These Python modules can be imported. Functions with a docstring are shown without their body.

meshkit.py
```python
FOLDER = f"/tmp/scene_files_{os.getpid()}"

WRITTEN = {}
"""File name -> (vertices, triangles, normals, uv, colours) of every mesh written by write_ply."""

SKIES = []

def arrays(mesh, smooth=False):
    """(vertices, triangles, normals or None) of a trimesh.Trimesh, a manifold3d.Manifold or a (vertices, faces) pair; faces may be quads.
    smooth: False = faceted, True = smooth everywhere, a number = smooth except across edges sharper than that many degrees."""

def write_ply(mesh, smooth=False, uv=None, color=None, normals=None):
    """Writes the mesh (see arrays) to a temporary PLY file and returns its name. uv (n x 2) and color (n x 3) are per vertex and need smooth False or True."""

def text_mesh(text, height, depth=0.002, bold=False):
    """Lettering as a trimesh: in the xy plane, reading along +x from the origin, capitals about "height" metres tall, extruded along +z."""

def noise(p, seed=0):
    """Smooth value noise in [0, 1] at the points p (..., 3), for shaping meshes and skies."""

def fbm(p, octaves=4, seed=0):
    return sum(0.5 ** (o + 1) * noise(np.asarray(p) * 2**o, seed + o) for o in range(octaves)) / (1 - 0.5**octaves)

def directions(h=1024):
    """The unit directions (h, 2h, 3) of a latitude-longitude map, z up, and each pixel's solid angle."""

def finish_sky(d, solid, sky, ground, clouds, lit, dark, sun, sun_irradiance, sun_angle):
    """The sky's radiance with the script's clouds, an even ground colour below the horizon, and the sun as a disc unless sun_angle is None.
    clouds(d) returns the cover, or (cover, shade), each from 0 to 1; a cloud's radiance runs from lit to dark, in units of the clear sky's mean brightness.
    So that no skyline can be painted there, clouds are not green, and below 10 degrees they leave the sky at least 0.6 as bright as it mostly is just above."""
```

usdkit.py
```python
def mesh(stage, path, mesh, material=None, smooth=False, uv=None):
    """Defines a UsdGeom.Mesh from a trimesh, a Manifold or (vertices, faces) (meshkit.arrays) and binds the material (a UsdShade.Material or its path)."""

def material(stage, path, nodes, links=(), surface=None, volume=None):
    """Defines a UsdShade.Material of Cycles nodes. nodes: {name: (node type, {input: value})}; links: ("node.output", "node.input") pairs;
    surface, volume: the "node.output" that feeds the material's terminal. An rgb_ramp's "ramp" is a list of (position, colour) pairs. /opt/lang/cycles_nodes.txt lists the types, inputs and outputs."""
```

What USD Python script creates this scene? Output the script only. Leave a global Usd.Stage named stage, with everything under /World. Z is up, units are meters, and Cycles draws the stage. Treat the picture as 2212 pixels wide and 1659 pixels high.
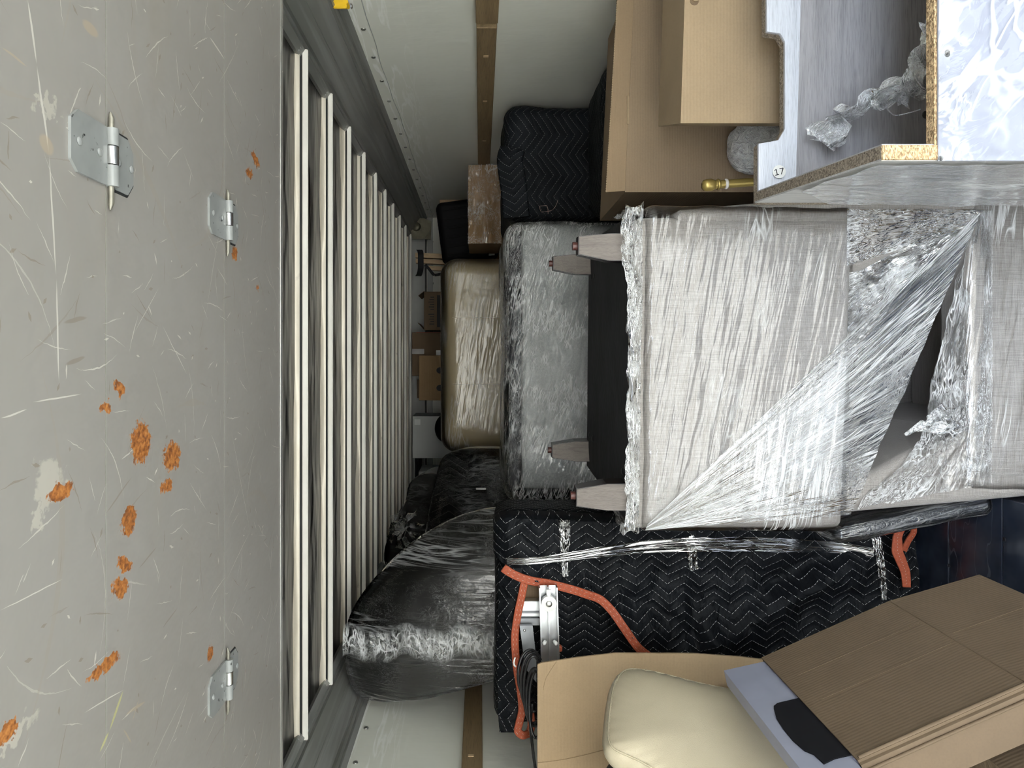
import math, random
import numpy as np, trimesh, manifold3d, usdkit, meshkit
from meshkit import noise, fbm
from pxr import Usd, UsdGeom, UsdLux, UsdShade, Sdf, Gf, Vt
from scipy.interpolate import CubicSpline, PchipInterpolator
from shapely.geometry import Polygon, Point

rng = np.random.default_rng(7)
random.seed(7)
stage = Usd.Stage.CreateInMemory()
UsdGeom.SetStageUpAxis(stage, 'Z')
UsdGeom.SetStageMetersPerUnit(stage, 1.0)
UsdGeom.Xform.Define(stage, '/World')
stage.SetDefaultPrim(stage.GetPrimAtPath('/World'))

# ---------------------------------------------------------------- camera, sky, sun, exposure
EXPOSURE = 2.55
FPX, CX, CY, CAMZ = 1533.0, 1037.0, 770.0, 1.83       # focal length in pixels, vanishing point, eye height
cam = UsdGeom.Camera.Define(stage, '/World/camera')
HA = 36.0
cam.CreateHorizontalApertureAttr(HA)
cam.CreateFocalLengthAttr(FPX * HA / 2212)
cam.CreateHorizontalApertureOffsetAttr((1106 - CX) / 2212 * HA)
cam.CreateVerticalApertureOffsetAttr((CY - 829.5) / 2212 * HA)
# held on its side: picture-right is world-down, picture-up is world-right
cam.AddTransformOp().Set(Gf.Matrix4d(0, 0, -1, 0, 1, 0, 0, 0, 0, -1, 0, 0, 0, 0, CAMZ, 1))
cam.CreateExposureAttr(EXPOSURE)
cam.CreateFocusDistanceAttr(2.0)

SKY = 1.0
dome = UsdLux.DomeLight.Define(stage, '/World/sky')
dome.CreateIntensityAttr(SKY)
dome.CreateColorAttr(Gf.Vec3f(0.80, 0.89, 1.0))
sun = UsdLux.DistantLight.Define(stage, '/World/sun')
sun.CreateIntensityAttr(6.0)
sun.CreateColorAttr(Gf.Vec3f(1.0, 0.93, 0.82))
sun.CreateAngleAttr(0.6)
sun.AddRotateXYZOp().Set(Gf.Vec3f(-14.0, 36.0, 0.0))


# ---------------------------------------------------------------- materials
class G:
    """a small builder of Cycles node graphs"""
    def __init__(s):
        s.n, s.l = {}, []

    def __call__(s, kind, **inp):
        name = f'n{len(s.n)}'
        plain = {}
        for k, v in inp.items():
            if isinstance(v, str) and '.' in v and v.split('.')[0] in s.n:
                s.l.append((v, f'{name}.{k}'))
            else:
                plain[k] = v
        s.n[name] = (kind, plain)
        return name

    def m(s, op, a, b=0.5, c=0.0, clamp=False):
        return s('math', math_type=op, value1=a, value2=b, value3=c, use_clamp=clamp) + '.value'

    def uv(s):
        return s('texture_coordinate') + '.UV'

    def obj(s):
        return s('texture_coordinate') + '.object'

    def pos(s):
        return s('geometry') + '.position'

    def map(s, vec, scale=(1, 1, 1), rot=(0, 0, 0), loc=(0, 0, 0)):
        return s('mapping', vector=vec, scale=scale, rotation=rot, location=loc) + '.vector'

    def noise(s, vec, scale, detail=2.0, dist=0.0, rough=0.5):
        return s('noise_texture', vector=vec, scale=scale, detail=detail, distortion=dist, roughness=rough) + '.fac'

    def ramp(s, fac, stops):
        return s('rgb_ramp', fac=fac, ramp=[(p, c if np.ndim(c) else (c, c, c)) for p, c in stops]) + '.color'

    def mixc(s, fac, a, b, op='mix'):
        return s('mix', mix_type=op, fac=fac, color1=a, color2=b) + '.color'

    def bump(s, h, dist, strength=1.0):
        return s('bump', height=h, distance=dist, strength=strength) + '.normal'

    def build(s, name, surface):
        return usdkit.material(stage, '/World/Looks/' + name, s.n, s.l, surface=surface)


UsdGeom.Scope.Define(stage, '/World/Looks')
MATS = {}


def reg(name):
    def deco(fn):
        MATS[name] = fn
        return fn
    return deco


_made = {}


def M(name):
    if name not in _made:
        _made[name] = MATS[name](name)
    return _made[name]


def plain(name, color, rough=0.5, metal=0.0, vary=0.12, scale=6.0, bump=0.0, bscale=60.0, **kw):
    def fn(nm):
        g = G()
        o = g.obj()
        c = tuple(color)
        col = g.ramp(g.noise(o, scale, 4), [(0.3, tuple(x * (1 - vary) for x in c)), (0.7, tuple(min(1, x * (1 + vary)) for x in c))])
        inp = dict(base_color=col, roughness=rough, metallic=metal, **kw)
        if bump:
            inp['normal'] = g.bump(g.noise(o, bscale, 3), bump)
        p = g('principled_bsdf', **inp)
        return g.build(nm, p + '.BSDF')
    MATS[name] = fn


plain('white_plastic', (0.75, 0.75, 0.73), 0.35, vary=0.03)
plain('old_pin', (0.26, 0.245, 0.20), 0.5, 0.6, vary=0.3, scale=60)
plain('white_print', (0.8, 0.8, 0.78), 0.6, vary=0.02)
plain('black_plastic', (0.018, 0.018, 0.020), 0.4, vary=0.2)
plain('black_print', (0.01, 0.01, 0.014), 0.6, vary=0.05)
plain('navy_print', (0.012, 0.014, 0.03), 0.6, vary=0.05)
plain('black_rubber', (0.012, 0.012, 0.013), 0.35, vary=0.1)
plain('black_cloth', (0.012, 0.013, 0.016), 0.8, vary=0.3, bump=0.002, bscale=40)
plain('black_shell', (0.004, 0.004, 0.005), 0.6, vary=0.2, specular_ior_level=0.15)
plain('dark_wrap', (0.014, 0.013, 0.011), 0.6, vary=0.5, scale=9)
plain('tire_foam', (0.006, 0.008, 0.013), 0.5, vary=0.2)
plain('steel', (0.62, 0.62, 0.6), 0.3, 1.0, vary=0.15)
plain('aluminium', (0.66, 0.68, 0.70), 0.34, 1.0, vary=0.06, scale=20)
plain('alu_dark', (0.30, 0.31, 0.33), 0.45, 0.8, vary=0.2, scale=15)
plain('rivet_metal', (0.45, 0.45, 0.42), 0.35, 0.9, vary=0.2)
plain('olive_metal', (0.11, 0.10, 0.065), 0.45, 0.4, vary=0.3, scale=18)
plain('header_white', (0.50, 0.51, 0.48), 0.5, vary=0.05)
plain('ground_pale', (0.55, 0.51, 0.44), 0.9, vary=0.1, scale=0.7)
plain('added_house_front', (0.50, 0.46, 0.40), 0.9, vary=0.2, scale=0.8)
plain('seam_dark', (0.035, 0.028, 0.02), 0.9)
plain('dark_gap', (0.02, 0.02, 0.02), 0.7)
plain('yellow_metal', (0.80, 0.50, 0.02), 0.4, vary=0.1)
plain('gold', (0.30, 0.22, 0.07), 0.35, 0.7, vary=0.15)
plain('brown_rubber', (0.09, 0.03, 0.025), 0.4, vary=0.2)
plain('leg_dark', (0.012, 0.008, 0.008), 0.3, vary=0.3)
plain('laminate_grey', (0.25, 0.26, 0.33), 0.42, vary=0.05, scale=14)
plain('inlay_black', (0.007, 0.007, 0.009), 0.8, vary=0.1, specular_ior_level=0.15)
plain('deck_screw', (0.02, 0.02, 0.025), 0.4, 0.5)
plain('bow_white', (0.86, 0.83, 0.76), 0.5, vary=0.05)
plain('thread', (0.55, 0.40, 0.33), 0.8, vary=0.05)
plain('cream_thread', (0.62, 0.56, 0.42), 0.8, vary=0.05)
plain('white_board', (0.30, 0.31, 0.36), 0.4, vary=0.02)
plain('paper_box_white', (0.52, 0.53, 0.51), 0.6, vary=0.05)
plain('clear_tape_label', (0.45, 0.42, 0.40), 0.2, vary=0.3)


@reg('door_paint')
def _(nm):
    g = G()
    p = g.pos()
    warp = g('noise_texture', vector=p, scale=9.0, detail=3.0) + '.color'
    wv = g('vector_math', math_type='subtract', vector1=warp, vector2=(0.5, 0.5, 0.5)) + '.vector'

    warp2 = g('noise_texture', vector=p, scale=75.0, detail=4.0) + '.color'
    wv2 = g('vector_math', math_type='subtract', vector1=warp2, vector2=(0.5, 0.5, 0.5)) + '.vector'

    def field(spots, wob, vec=p, wv=wv2):
        """smallest normalised distance to a set of ellipses on the door: (px, py, half-length m, half-width m, angle)"""
        ws = g('vector_math', math_type='scale', vector1=wv, scale=wob) + '.vector'
        pv = g('vector_math', math_type='add', vector1=vec, vector2=ws) + '.vector'
        out = None
        for (px, py, a, b, ang) in spots:
            c = DP(px, py)
            q = g('vector_math', math_type='subtract', vector1=pv, vector2=(c[0], c[1], c[2])) + '.vector'
            r = g('vector_rotate', rotate_type='z_axis', vector=q, angle=-ang) + '.vector'
            q = g('vector_math', math_type='multiply', vector1=r, vector2=(1 / a, 1 / b, 0.0)) + '.vector'
            d = g('vector_math', math_type='length', vector1=q) + '.value'
            out = d if out is None else g.m('minimum', out, d)
        return out
    base = g.ramp(g.noise(p, 3.0, 5), [(0.25, (0.172, 0.198, 0.222)), (0.75, (0.212, 0.240, 0.266))])
    smear = g.noise(g.map(p, (3, 14, 1), (0, 0, 0.35)), 1.0, 5, 0.5)
    base = g.mixc(g.ramp(smear, [(0.55, 0.0), (0.78, 0.5)]), base, (0.17, 0.18, 0.18))
    # fine random scratches: one slightly bent stroke in each cell of a scattered pattern
    def strokes(base, dens, L, w, colr, keep, seed, alpha=0.8, bias=0.0):
        q = g('vector_math', math_type='multiply', vector1=g.map(p, loc=(seed * 3.7, seed * 1.9, 0)), vector2=(dens, dens, 0.0)) + '.vector'
        vo = g('voronoi_texture', dimensions='2D', feature='f1', vector=q, scale=1.0)
        rnd = g('separate_color', color=vo + '.color')
        d = g('vector_math', math_type='subtract', vector1=q, vector2=vo + '.position') + '.vector'
        d = g('vector_rotate', rotate_type='z_axis', vector=d, angle=g.m('multiply_add', rnd + '.r', 3.1 * (1 - bias), 0.4)) + '.vector'
        s3 = g('separate_xyz', vector=d)
        xx = g.m('multiply', s3 + '.x', 1.0 / dens)
        yy = g.m('multiply', s3 + '.y', 1.0 / dens)
        bend = g.m('multiply', g.m('multiply', xx, xx), g.m('multiply_add', rnd + '.b', 8.0, -4.0))
        jit = g.m('multiply_add', g.noise(p, 90.0, 2), 0.004, -0.002)
        yy = g.m('absolute', g.m('add', g.m('add', yy, bend), jit))
        ln = g.m('multiply', L, g.m('multiply_add', rnd + '.g', 0.9, 0.25))
        taper = g.m('subtract', 1.0, g.m('divide', g.m('absolute', xx), ln), clamp=True)
        on = g.m('less_than', yy, g.m('multiply', taper, w))
        k = g.m('multiply', g.m('multiply', on, g.m('less_than', g.m('floored_modulo', g.m('multiply', rnd + '.g', 7.3), 1.0), keep)), alpha)
        return g.mixc(k, base, colr)
    base = strokes(base, 9.0, 0.045, 0.0010, (0.60, 0.61, 0.58), 0.75, 1)
    base = strokes(base, 14.0, 0.030, 0.0007, (0.55, 0.56, 0.54), 0.7, 2)
    base = strokes(base, 5.0, 0.100, 0.0012, (0.50, 0.51, 0.49), 0.6, 3, 0.55)
    base = strokes(base, 11.0, 0.030, 0.0011, (0.06, 0.06, 0.06), 0.55, 4, 0.7)
    base = strokes(base, 6.0, 0.070, 0.0016, (0.10, 0.10, 0.10), 0.5, 5, 0.5)
    base = strokes(base, 16.0, 0.007, 0.0022, (0.06, 0.06, 0.055), 0.35, 6, 0.7)
    base = strokes(base, 13.0, 0.008, 0.0016, (0.66, 0.66, 0.62), 0.35, 7, 0.8)
    base = strokes(base, 3.0, 0.20, 0.006, (0.20, 0.205, 0.20), 0.7, 8, 0.5)
    # scrapes where they stand
    W = lambda px0, py0, px1, py1, w: scratch(px0, py0, px1, py1, w)
    white = [W(60, 0, 80, 140, .0035), W(80, 140, 105, 330, .0038), W(105, 330, 121, 600, .0034), W(121, 600, 128, 830, .003), W(181, 1540, 268, 1490, .0018), W(452, 80, 486, 130, .004), W(350, 700, 405, 810, .0015), W(500, 930, 540, 1150, .0012), W(490, 1250, 540, 1150, .0012), W(345, 620, 290, 720, .001), W(70, 870, 178, 850, .002), W(0, 1320, 135, 1250, .0016), W(0, 905, 60, 885, .002)]
    black = [W(285, 1030, 228, 1110, .003), W(430, 740, 440, 690, .0016), W(560, 270, 545, 330, .0012), W(135, 700, 190, 690, .006), W(140, 790, 185, 775, .006), W(340, 1180, 300, 1230, .003), W(385, 1310, 350, 1360, .003)]
    rust = [(305, 955, .018, .030, 0.4), (372, 985, .014, .030, 0.0), (360, 1052, .006, .020, 0), (278, 1126, .013, .021, 0.6), (268, 1218, .006, .023, 0.5), (258, 1270, .008, .022, 0.5), (386, 1000, .005, .006, 0), (258, 840, .005, .018, .4), (228, 880, .004, .016, 0), (455, 1410, .008, .014, .1), (507, 548, .008, .016, 0), (552, 345, .006, .030, .2), (539, 375, .007, .022, 0), (130, 1065, .006, .024, 0), (17, 1580, .006, .020, 0), (225, 1440, .005, .040, 0), (557, 622, .004, .006, 0)]
    pale = [(105, 1045, .028, .030, 0.3), (85, 1120, .012, .016, 0), (20, 1590, .012, .040, 0), (100, 230, .010, .02, 0)]
    tan = [(195, 62, .008, .018, 0), (100, 312, .010, .014, .3), W(0, 100, 60, 145, .003), W(270, 1545, 315, 1515, .005), W(265, 1575, 285, 1605, .003), W(300, 1510, 285, 1560, .003)]
    lime = [W(267, 1490, 236, 1580, .006), W(236, 1580, 216, 1625, .005)]
    f = field(pale, 0.06)
    base = g.mixc(g.ramp(f, [(0.75, 0.65), (1.0, 0.0)]), base, (0.50, 0.51, 0.46))
    for sp, colr, a in ((white, (0.66, 0.67, 0.64), .85), (black, (0.08, 0.08, 0.08), .7), (tan, (0.42, 0.32, 0.20), .5), (lime, (0.50, 0.52, 0.17), .8)):
        f = field(sp, 0.010, wv=wv)
        base = g.mixc(g.ramp(f, [(0.75, a), (1.0, 0.0)]), base, colr)
    rust = [(px, py, u * 1.7, v, w) for px, py, u, v, w in rust]
    f = field(rust, 0.026)
    rc = g.ramp(g.noise(p, 170.0, 4), [(0.35, (0.20, 0.075, 0.03)), (0.5, (0.36, 0.13, 0.035)), (0.65, (0.50, 0.21, 0.06))])
    f = g.m('add', f, g.m('multiply_add', g.noise(p, 260.0, 3), 0.9, -0.45))
    edge = g.ramp(f, [(0.85, 0.5), (1.5, 0.0)])
    base = g.mixc(edge, base, (0.45, 0.36, 0.26))
    base = g.mixc(g.ramp(f, [(0.80, 1.0), (0.95, 0.0)]), base, rc)
    b = g.bump(g.noise(p, 25.0, 3), 0.0012)
    s = g('principled_bsdf', base_color=base, roughness=0.38, normal=b, specular_ior_level=0.4)
    return g.build(nm, s + '.BSDF')


def DP(px, py, z=2.28):
    """a point of the overhead door's underside seen at a pixel"""
    d = (z - CAMZ) * FPX / (CX - px)
    return ((CY - py) * d / FPX, d, z)


def scratch(px0, py0, px1, py1, w):
    a, b = np.array(DP(px0, py0)), np.array(DP(px1, py1))
    c, v = (a + b) / 2, (b - a)[:2]
    L = np.linalg.norm(v)
    ang = math.atan2(v[1], v[0])
    pxm, pym = CX - (2.28 - CAMZ) * FPX / c[1], CY - c[0] * FPX / c[1]
    return (pxm, pym, L / 2, w / 2, ang)


@reg('hinge_paint')
def _(nm):
    g = G()
    o = g.obj()
    c = g.ramp(g.noise(o, 30, 4), [(0.3, (0.225, 0.232, 0.226)), (0.7, (0.275, 0.282, 0.274))])
    c = g.mixc(g.ramp(g.noise(o, 90, 4), [(0.66, 0.0), (0.70, 1.0)]), c, (0.02, 0.02, 0.02))
    p = g('principled_bsdf', base_color=c, roughness=0.33, metallic=0.0)
    return g.build(nm, p + '.BSDF')


@reg('wall_panel')
def _(nm):
    g = G()
    p = g.pos()
    c = g.ramp(g.noise(p, 1.6, 4), [(0.3, (0.78, 0.78, 0.70)), (0.7, (0.84, 0.84, 0.76))])
    scuff = g.noise(g.map(p, (1, 9, 3)), 3.0, 4, 1.2)
    c = g.mixc(g.ramp(scuff, [(0.70, 0.0), (0.74, 0.35)]), c, (0.72, 0.72, 0.69))
    # pale wavy streaks running along the top of the panels
    z = g('separate_xyz', vector=p)
    top = g('map_range', value=z + '.z', from_min=2.06, from_max=2.20, to_min=0.0, to_max=1.0, clamp=True) + '.result'
    wob = g.noise(g.map(p, (0.6, 2.2, 24), loc=(0, 0, 1)), 1.0, 3, 0.6)
    c = g.mixc(g.m('multiply', top, g.ramp(wob, [(0.50, 0.0), (0.545, 1.0), (0.60, 0.0)])), c, (0.97, 0.97, 0.93))
    b = g.bump(g.noise(g.map(p, (1, 4, 2)), 5.0, 3), 0.002)
    s = g('principled_bsdf', base_color=c, roughness=0.42, normal=b)
    return g.build(nm, s + '.BSDF')


@reg('rail_grey')
def _(nm):
    g = G()
    p = g.pos()
    c = g.ramp(g.noise(g.map(p, (5, 1.2, 5)), 1.5, 5), [(0.3, (0.20, 0.202, 0.185)), (0.7, (0.29, 0.29, 0.265))])
    chalk = g.noise(g.map(p, (22, 0.8, 22)), 1.0, 5, 0.6)
    c = g.mixc(g.ramp(chalk, [(0.50, 0.0), (0.62, 0.6)]), c, (0.36, 0.36, 0.35))
    s = g('principled_bsdf', base_color=c, roughness=0.42, metallic=0.25)
    return g.build(nm, s + '.BSDF')


@reg('ceiling_skin')
def _(nm):
    g = G()
    p = g.pos()
    c = g.ramp(g.noise(g.map(p, (2, 6, 1)), 2.0, 4), [(0.3, (0.008, 0.007, 0.005)), (0.7, (0.022, 0.019, 0.014))])
    b = g.bump(g.noise(g.map(p, (1.5, 5, 1)), 2.0, 2), 0.012)
    s = g('principled_bsdf', base_color=c, roughness=0.3, metallic=0.95, normal=b)
    return g.build(nm, s + '.BSDF')


@reg('bow_metal')
def _(nm):
    g = G()
    p = g.pos()
    c = g.ramp(g.noise(g.map(p, (3, 20, 20)), 2.0, 5), [(0.3, (0.72, 0.65, 0.53)), (0.7, (0.86, 0.79, 0.67))])
    c = g.mixc(g.ramp(g.noise(p, 14, 5), [(0.66, 0), (0.74, 0.4)]), c, (0.2, 0.16, 0.12))
    s = g('principled_bsdf', base_color=c, roughness=0.5, metallic=0.2)
    return g.build(nm, s + '.BSDF')


@reg('deck_steel')
def _(nm):
    g = G()
    p = g.pos()
    c = g.ramp(g.noise(p, 5.0, 4), [(0.3, (0.016, 0.021, 0.034)), (0.7, (0.030, 0.037, 0.055))])
    sc = g.m('less_than', g.m('absolute', g.m('subtract', g.noise(g.map(p, (3, 12, 1), (0, 0, 0.6)), 1.0, 2), 0.5)), 0.004)
    c = g.mixc(g.m('multiply', sc, 0.4), c, (0.12, 0.13, 0.16))
    s = g('principled_bsdf', base_color=c, roughness=g.ramp(g.noise(p, 9.0, 4), [(0.3, 0.16), (0.7, 0.30)]), specular_ior_level=0.5)
    return g.build(nm, s + '.BSDF')


def wood(name, c1, c2, axis=(1, 1, 18), rough=0.6, scale=3.0):
    def fn(nm):
        g = G()
        o = g.obj()
        n = g.noise(g.map(o, axis), scale, 6, 0.6)
        fine = g.noise(g.map(o, tuple(a * 5 for a in axis)), scale * 2, 3)
        c = g.ramp(n, [(0.25, c1), (0.55, c2), (0.8, c1)])
        c = g.mixc(g.ramp(fine, [(0.5, 0.0), (0.75, 0.5)]), c, tuple(x * 0.55 for x in c1))
        s = g('principled_bsdf', base_color=c, roughness=rough, normal=g.bump(fine, 0.0006))
        return g.build(nm, s + '.BSDF')
    MATS[name] = fn


wood('batten_wood', (0.17, 0.11, 0.055), (0.27, 0.19, 0.10), (10, 0.7, 10))
wood('slat_wood', (0.50, 0.34, 0.19), (0.62, 0.45, 0.27), (12, 12, 1))
wood('leg_oak', (0.12, 0.10, 0.088), (0.18, 0.155, 0.137), (22, 22, 2.2), 0.55, 4.0)
wood('laminate_inner', (0.30, 0.295, 0.31), (0.41, 0.40, 0.42), (0.9, 10, 14), 0.5, 3.0)
wood('board_pale', (0.52, 0.55, 0.62), (0.66, 0.69, 0.76), (1.0, 14, 16), 0.5, 3.0)
wood('laminate_side', (0.36, 0.35, 0.35), (0.50, 0.49, 0.48), (14, 14, 0.9), 0.5, 3.0)


@reg('chipboard')
def _(nm):
    g = G()
    o = g.obj()
    v = g('voronoi_texture', vector=g.map(o, (1, 1, 2.2)), scale=330.0)
    c = g.mixc(g.ramp(g('separate_color', color=v + '.color') + '.r', [(0, 0.0), (1, 1.0)]), (0.20, 0.12, 0.055), (0.74, 0.53, 0.30))
    s = g('principled_bsdf', base_color=c, roughness=0.8, normal=g.bump(v + '.distance', 0.001))
    return g.build(nm, s + '.BSDF')


@reg('chipboard_dark')
def _(nm):
    g = G()
    o = g.obj()
    v = g('voronoi_texture', vector=o, scale=420.0)
    c = g.mixc(g.ramp(g('separate_color', color=v + '.color') + '.r', [(0, 0.0), (1, 1.0)]), (0.10, 0.075, 0.055), (0.36, 0.30, 0.23))
    s = g('principled_bsdf', base_color=c, roughness=0.8)
    return g.build(nm, s + '.BSDF')


def cardboard(name, col, rot=(0, 0, 0), flute=0.0075, amt=0.10, rough=0.75):
    """kraft board; flutes show as faint lines across the object's z axis turned by rot"""
    def fn(nm):
        g = G()
        o = g.obj()
        z = g('separate_xyz', vector=g.map(o, rot=rot)) + '.z'
        wob = g.m('multiply', g.noise(o, 30.0, 3), 0.004)
        wave = g.m('sine', g.m('multiply', g.m('add', z, wob), 2 * math.pi / flute))
        c = g.ramp(g.noise(o, 5.0, 5), [(0.3, tuple(x * 0.90 for x in col)), (0.7, tuple(x * 1.08 for x in col))])
        c = g.mixc(g.ramp(g.noise(o, 260.0, 2), [(0.4, 0.0), (0.75, 0.25)]), c, tuple(x * 0.72 for x in col))
        k = g.m('multiply_add', wave, amt / 2, amt / 2)
        c = g.mixc(k, c, tuple(x * 0.4 for x in col))
        h = g.m('add', g.m('multiply', wave, 0.5), g.m('multiply', g.noise(o, 12.0, 3), 12.0))
        s = g('principled_bsdf', base_color=c, roughness=rough, normal=g.bump(h, 0.00022), specular_ior_level=0.3)
        return g.build(nm, s + '.BSDF')
    MATS[name] = fn


cardboard('kraft', (0.31, 0.225, 0.145), amt=0.06)
cardboard('kraft_tan', (0.38, 0.28, 0.175), amt=0.02)
cardboard('kraft_side', (0.33, 0.235, 0.145), amt=0.02)
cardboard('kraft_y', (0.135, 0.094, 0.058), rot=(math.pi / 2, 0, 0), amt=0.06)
cardboard('kraft_flap', (0.37, 0.265, 0.16), amt=0.03, flute=0.0085)
cardboard('kraft_dark', (0.19, 0.13, 0.08), amt=0.05)
cardboard('kraft_far', (0.36, 0.235, 0.125), amt=0.03)
cardboard('flute_core', (0.42, 0.31, 0.20), amt=0.6, flute=0.006)


@reg('linen')
def _(nm):
    g = G()
    o = g.obj()
    a = g.noise(g.map(o, (900, 900, 22)), 1.0, 3)
    b = g.noise(g.map(o, (22, 900, 900)), 1.0, 3)
    w = g.m('add', a, b)
    c = g.ramp(g.m('multiply', w, 0.5), [(0.36, (0.205, 0.188, 0.174)), (0.62, (0.36, 0.335, 0.313))])
    c = g.mixc(g.ramp(g.noise(o, 2.5, 4), [(0.3, 0.0), (0.8, 0.18)]), c, (0.30, 0.275, 0.26))
    s = g('principled_bsdf', base_color=c, roughness=0.85, normal=g.bump(w, 0.0012), sheen_weight=0.2, specular_ior_level=0.2)
    return g.build(nm, s + '.BSDF')


@reg('grey_fabric')
def _(nm):
    g = G()
    o = g.obj()
    c = g.ramp(g.noise(o, 140.0, 3), [(0.35, (0.33, 0.34, 0.335)), (0.65, (0.42, 0.43, 0.425))])
    s = g('principled_bsdf', base_color=c, roughness=0.9, specular_ior_level=0.2)
    return g.build(nm, s + '.BSDF')


@reg('beige_leather')
def _(nm):
    g = G()
    o = g.obj()
    c = g.ramp(g.noise(o, 4.0, 4), [(0.3, (0.40, 0.33, 0.205)), (0.7, (0.46, 0.38, 0.24))])
    s = g('principled_bsdf', base_color=c, roughness=0.5, specular_ior_level=0.4, normal=g.bump(g.noise(o, 5.0, 3), 0.004))
    return g.build(nm, s + '.BSDF')


@reg('cushion_leather')
def _(nm):
    g = G()
    o = g.obj()
    c = g.ramp(g.noise(o, 8.0, 4), [(0.3, (0.50, 0.435, 0.31)), (0.7, (0.55, 0.48, 0.345))])
    pores = g('voronoi_texture', vector=o, scale=700.0)
    s = g('principled_bsdf', base_color=c, roughness=0.42, specular_ior_level=0.45, normal=g.bump(pores + '.distance', 0.0002))
    return g.build(nm, s + '.BSDF')


@reg('fleece')
def _(nm):
    g = G()
    o = g.obj()
    n = g.noise(o, 55.0, 5, 1.5)
    c = g.ramp(n, [(0.3, (0.42, 0.41, 0.39)), (0.7, (0.70, 0.69, 0.66))])
    s = g('principled_bsdf', base_color=c, roughness=1.0, normal=g.bump(n, 0.02), sheen_weight=0.5)
    return g.build(nm, s + '.BSDF')


@reg('binding')
def _(nm):
    g = G()
    o = g.obj()
    n = g.noise(o, 220.0, 3)
    c = g.ramp(n, [(0.3, (0.30, 0.060, 0.025)), (0.7, (0.44, 0.095, 0.040))])
    s = g('principled_bsdf', base_color=c, roughness=0.7, normal=g.bump(g.noise(o, 60, 3), 0.002))
    return g.build(nm, s + '.BSDF')


def quilt(name, spacing=0.026, half=0.0475, amp=0.72, line=0.0012, stitch=(0.50, 0.50, 0.50), col=(0.004, 0.005, 0.007), swap=False, dash=0.0085, warp=0.018):
    """black moving blanket: zigzag rows of pale stitches that follow the cloth's own uv, puffed between the rows"""
    def fn(nm):
        g = G()
        uv = g.uv()
        nz = g('noise_texture', vector=uv, scale=4.0, detail=2.0) + '.color'
        off = g('vector_math', math_type='scale', vector1=g('vector_math', math_type='subtract', vector1=nz, vector2=(0.5, 0.5, 0.5)) + '.vector', scale=warp * 2) + '.vector'
        s = g('separate_xyz', vector=g('vector_math', math_type='add', vector1=uv, vector2=off) + '.vector')
        u, v = (s + '.y', s + '.x') if swap else (s + '.x', s + '.y')
        tri = g.m('pingpong', u, half)
        t = g.m('divide', g.m('multiply_add', tri, amp, v), spacing)
        fr = g.m('floored_modulo', t, 1.0)
        dist = g.m('multiply', g.m('absolute', g.m('subtract', fr, 0.5)), spacing)       # distance from the row, metres
        on = g.m('less_than', dist, line / 2)
        ds = g.m('less_than', g.m('floored_modulo', g.m('divide', u, dash), 1.0), 0.62)
        mask = g.m('multiply', on, ds)
        base = g.ramp(g.noise(uv, 7.0, 4), [(0.3, tuple(x * 0.7 for x in col)), (0.7, tuple(x * 1.3 for x in col))])
        c = g.mixc(mask, base, stitch)
        puff = g.m('power', g.m('divide', dist, spacing / 2), 0.45)
        wr = g.noise(g.map(uv, (30, 14, 1), (0, 0, 0.5)), 1.0, 4, 1.0)
        h = g.m('add', g.m('multiply', puff, 0.45), g.m('multiply', wr, 1.5))
        p = g('principled_bsdf', base_color=c, roughness=0.62, normal=g.bump(h, 0.0055), specular_ior_level=0.17)
        return g.build(nm, p + '.BSDF')
    MATS[name] = fn


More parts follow.
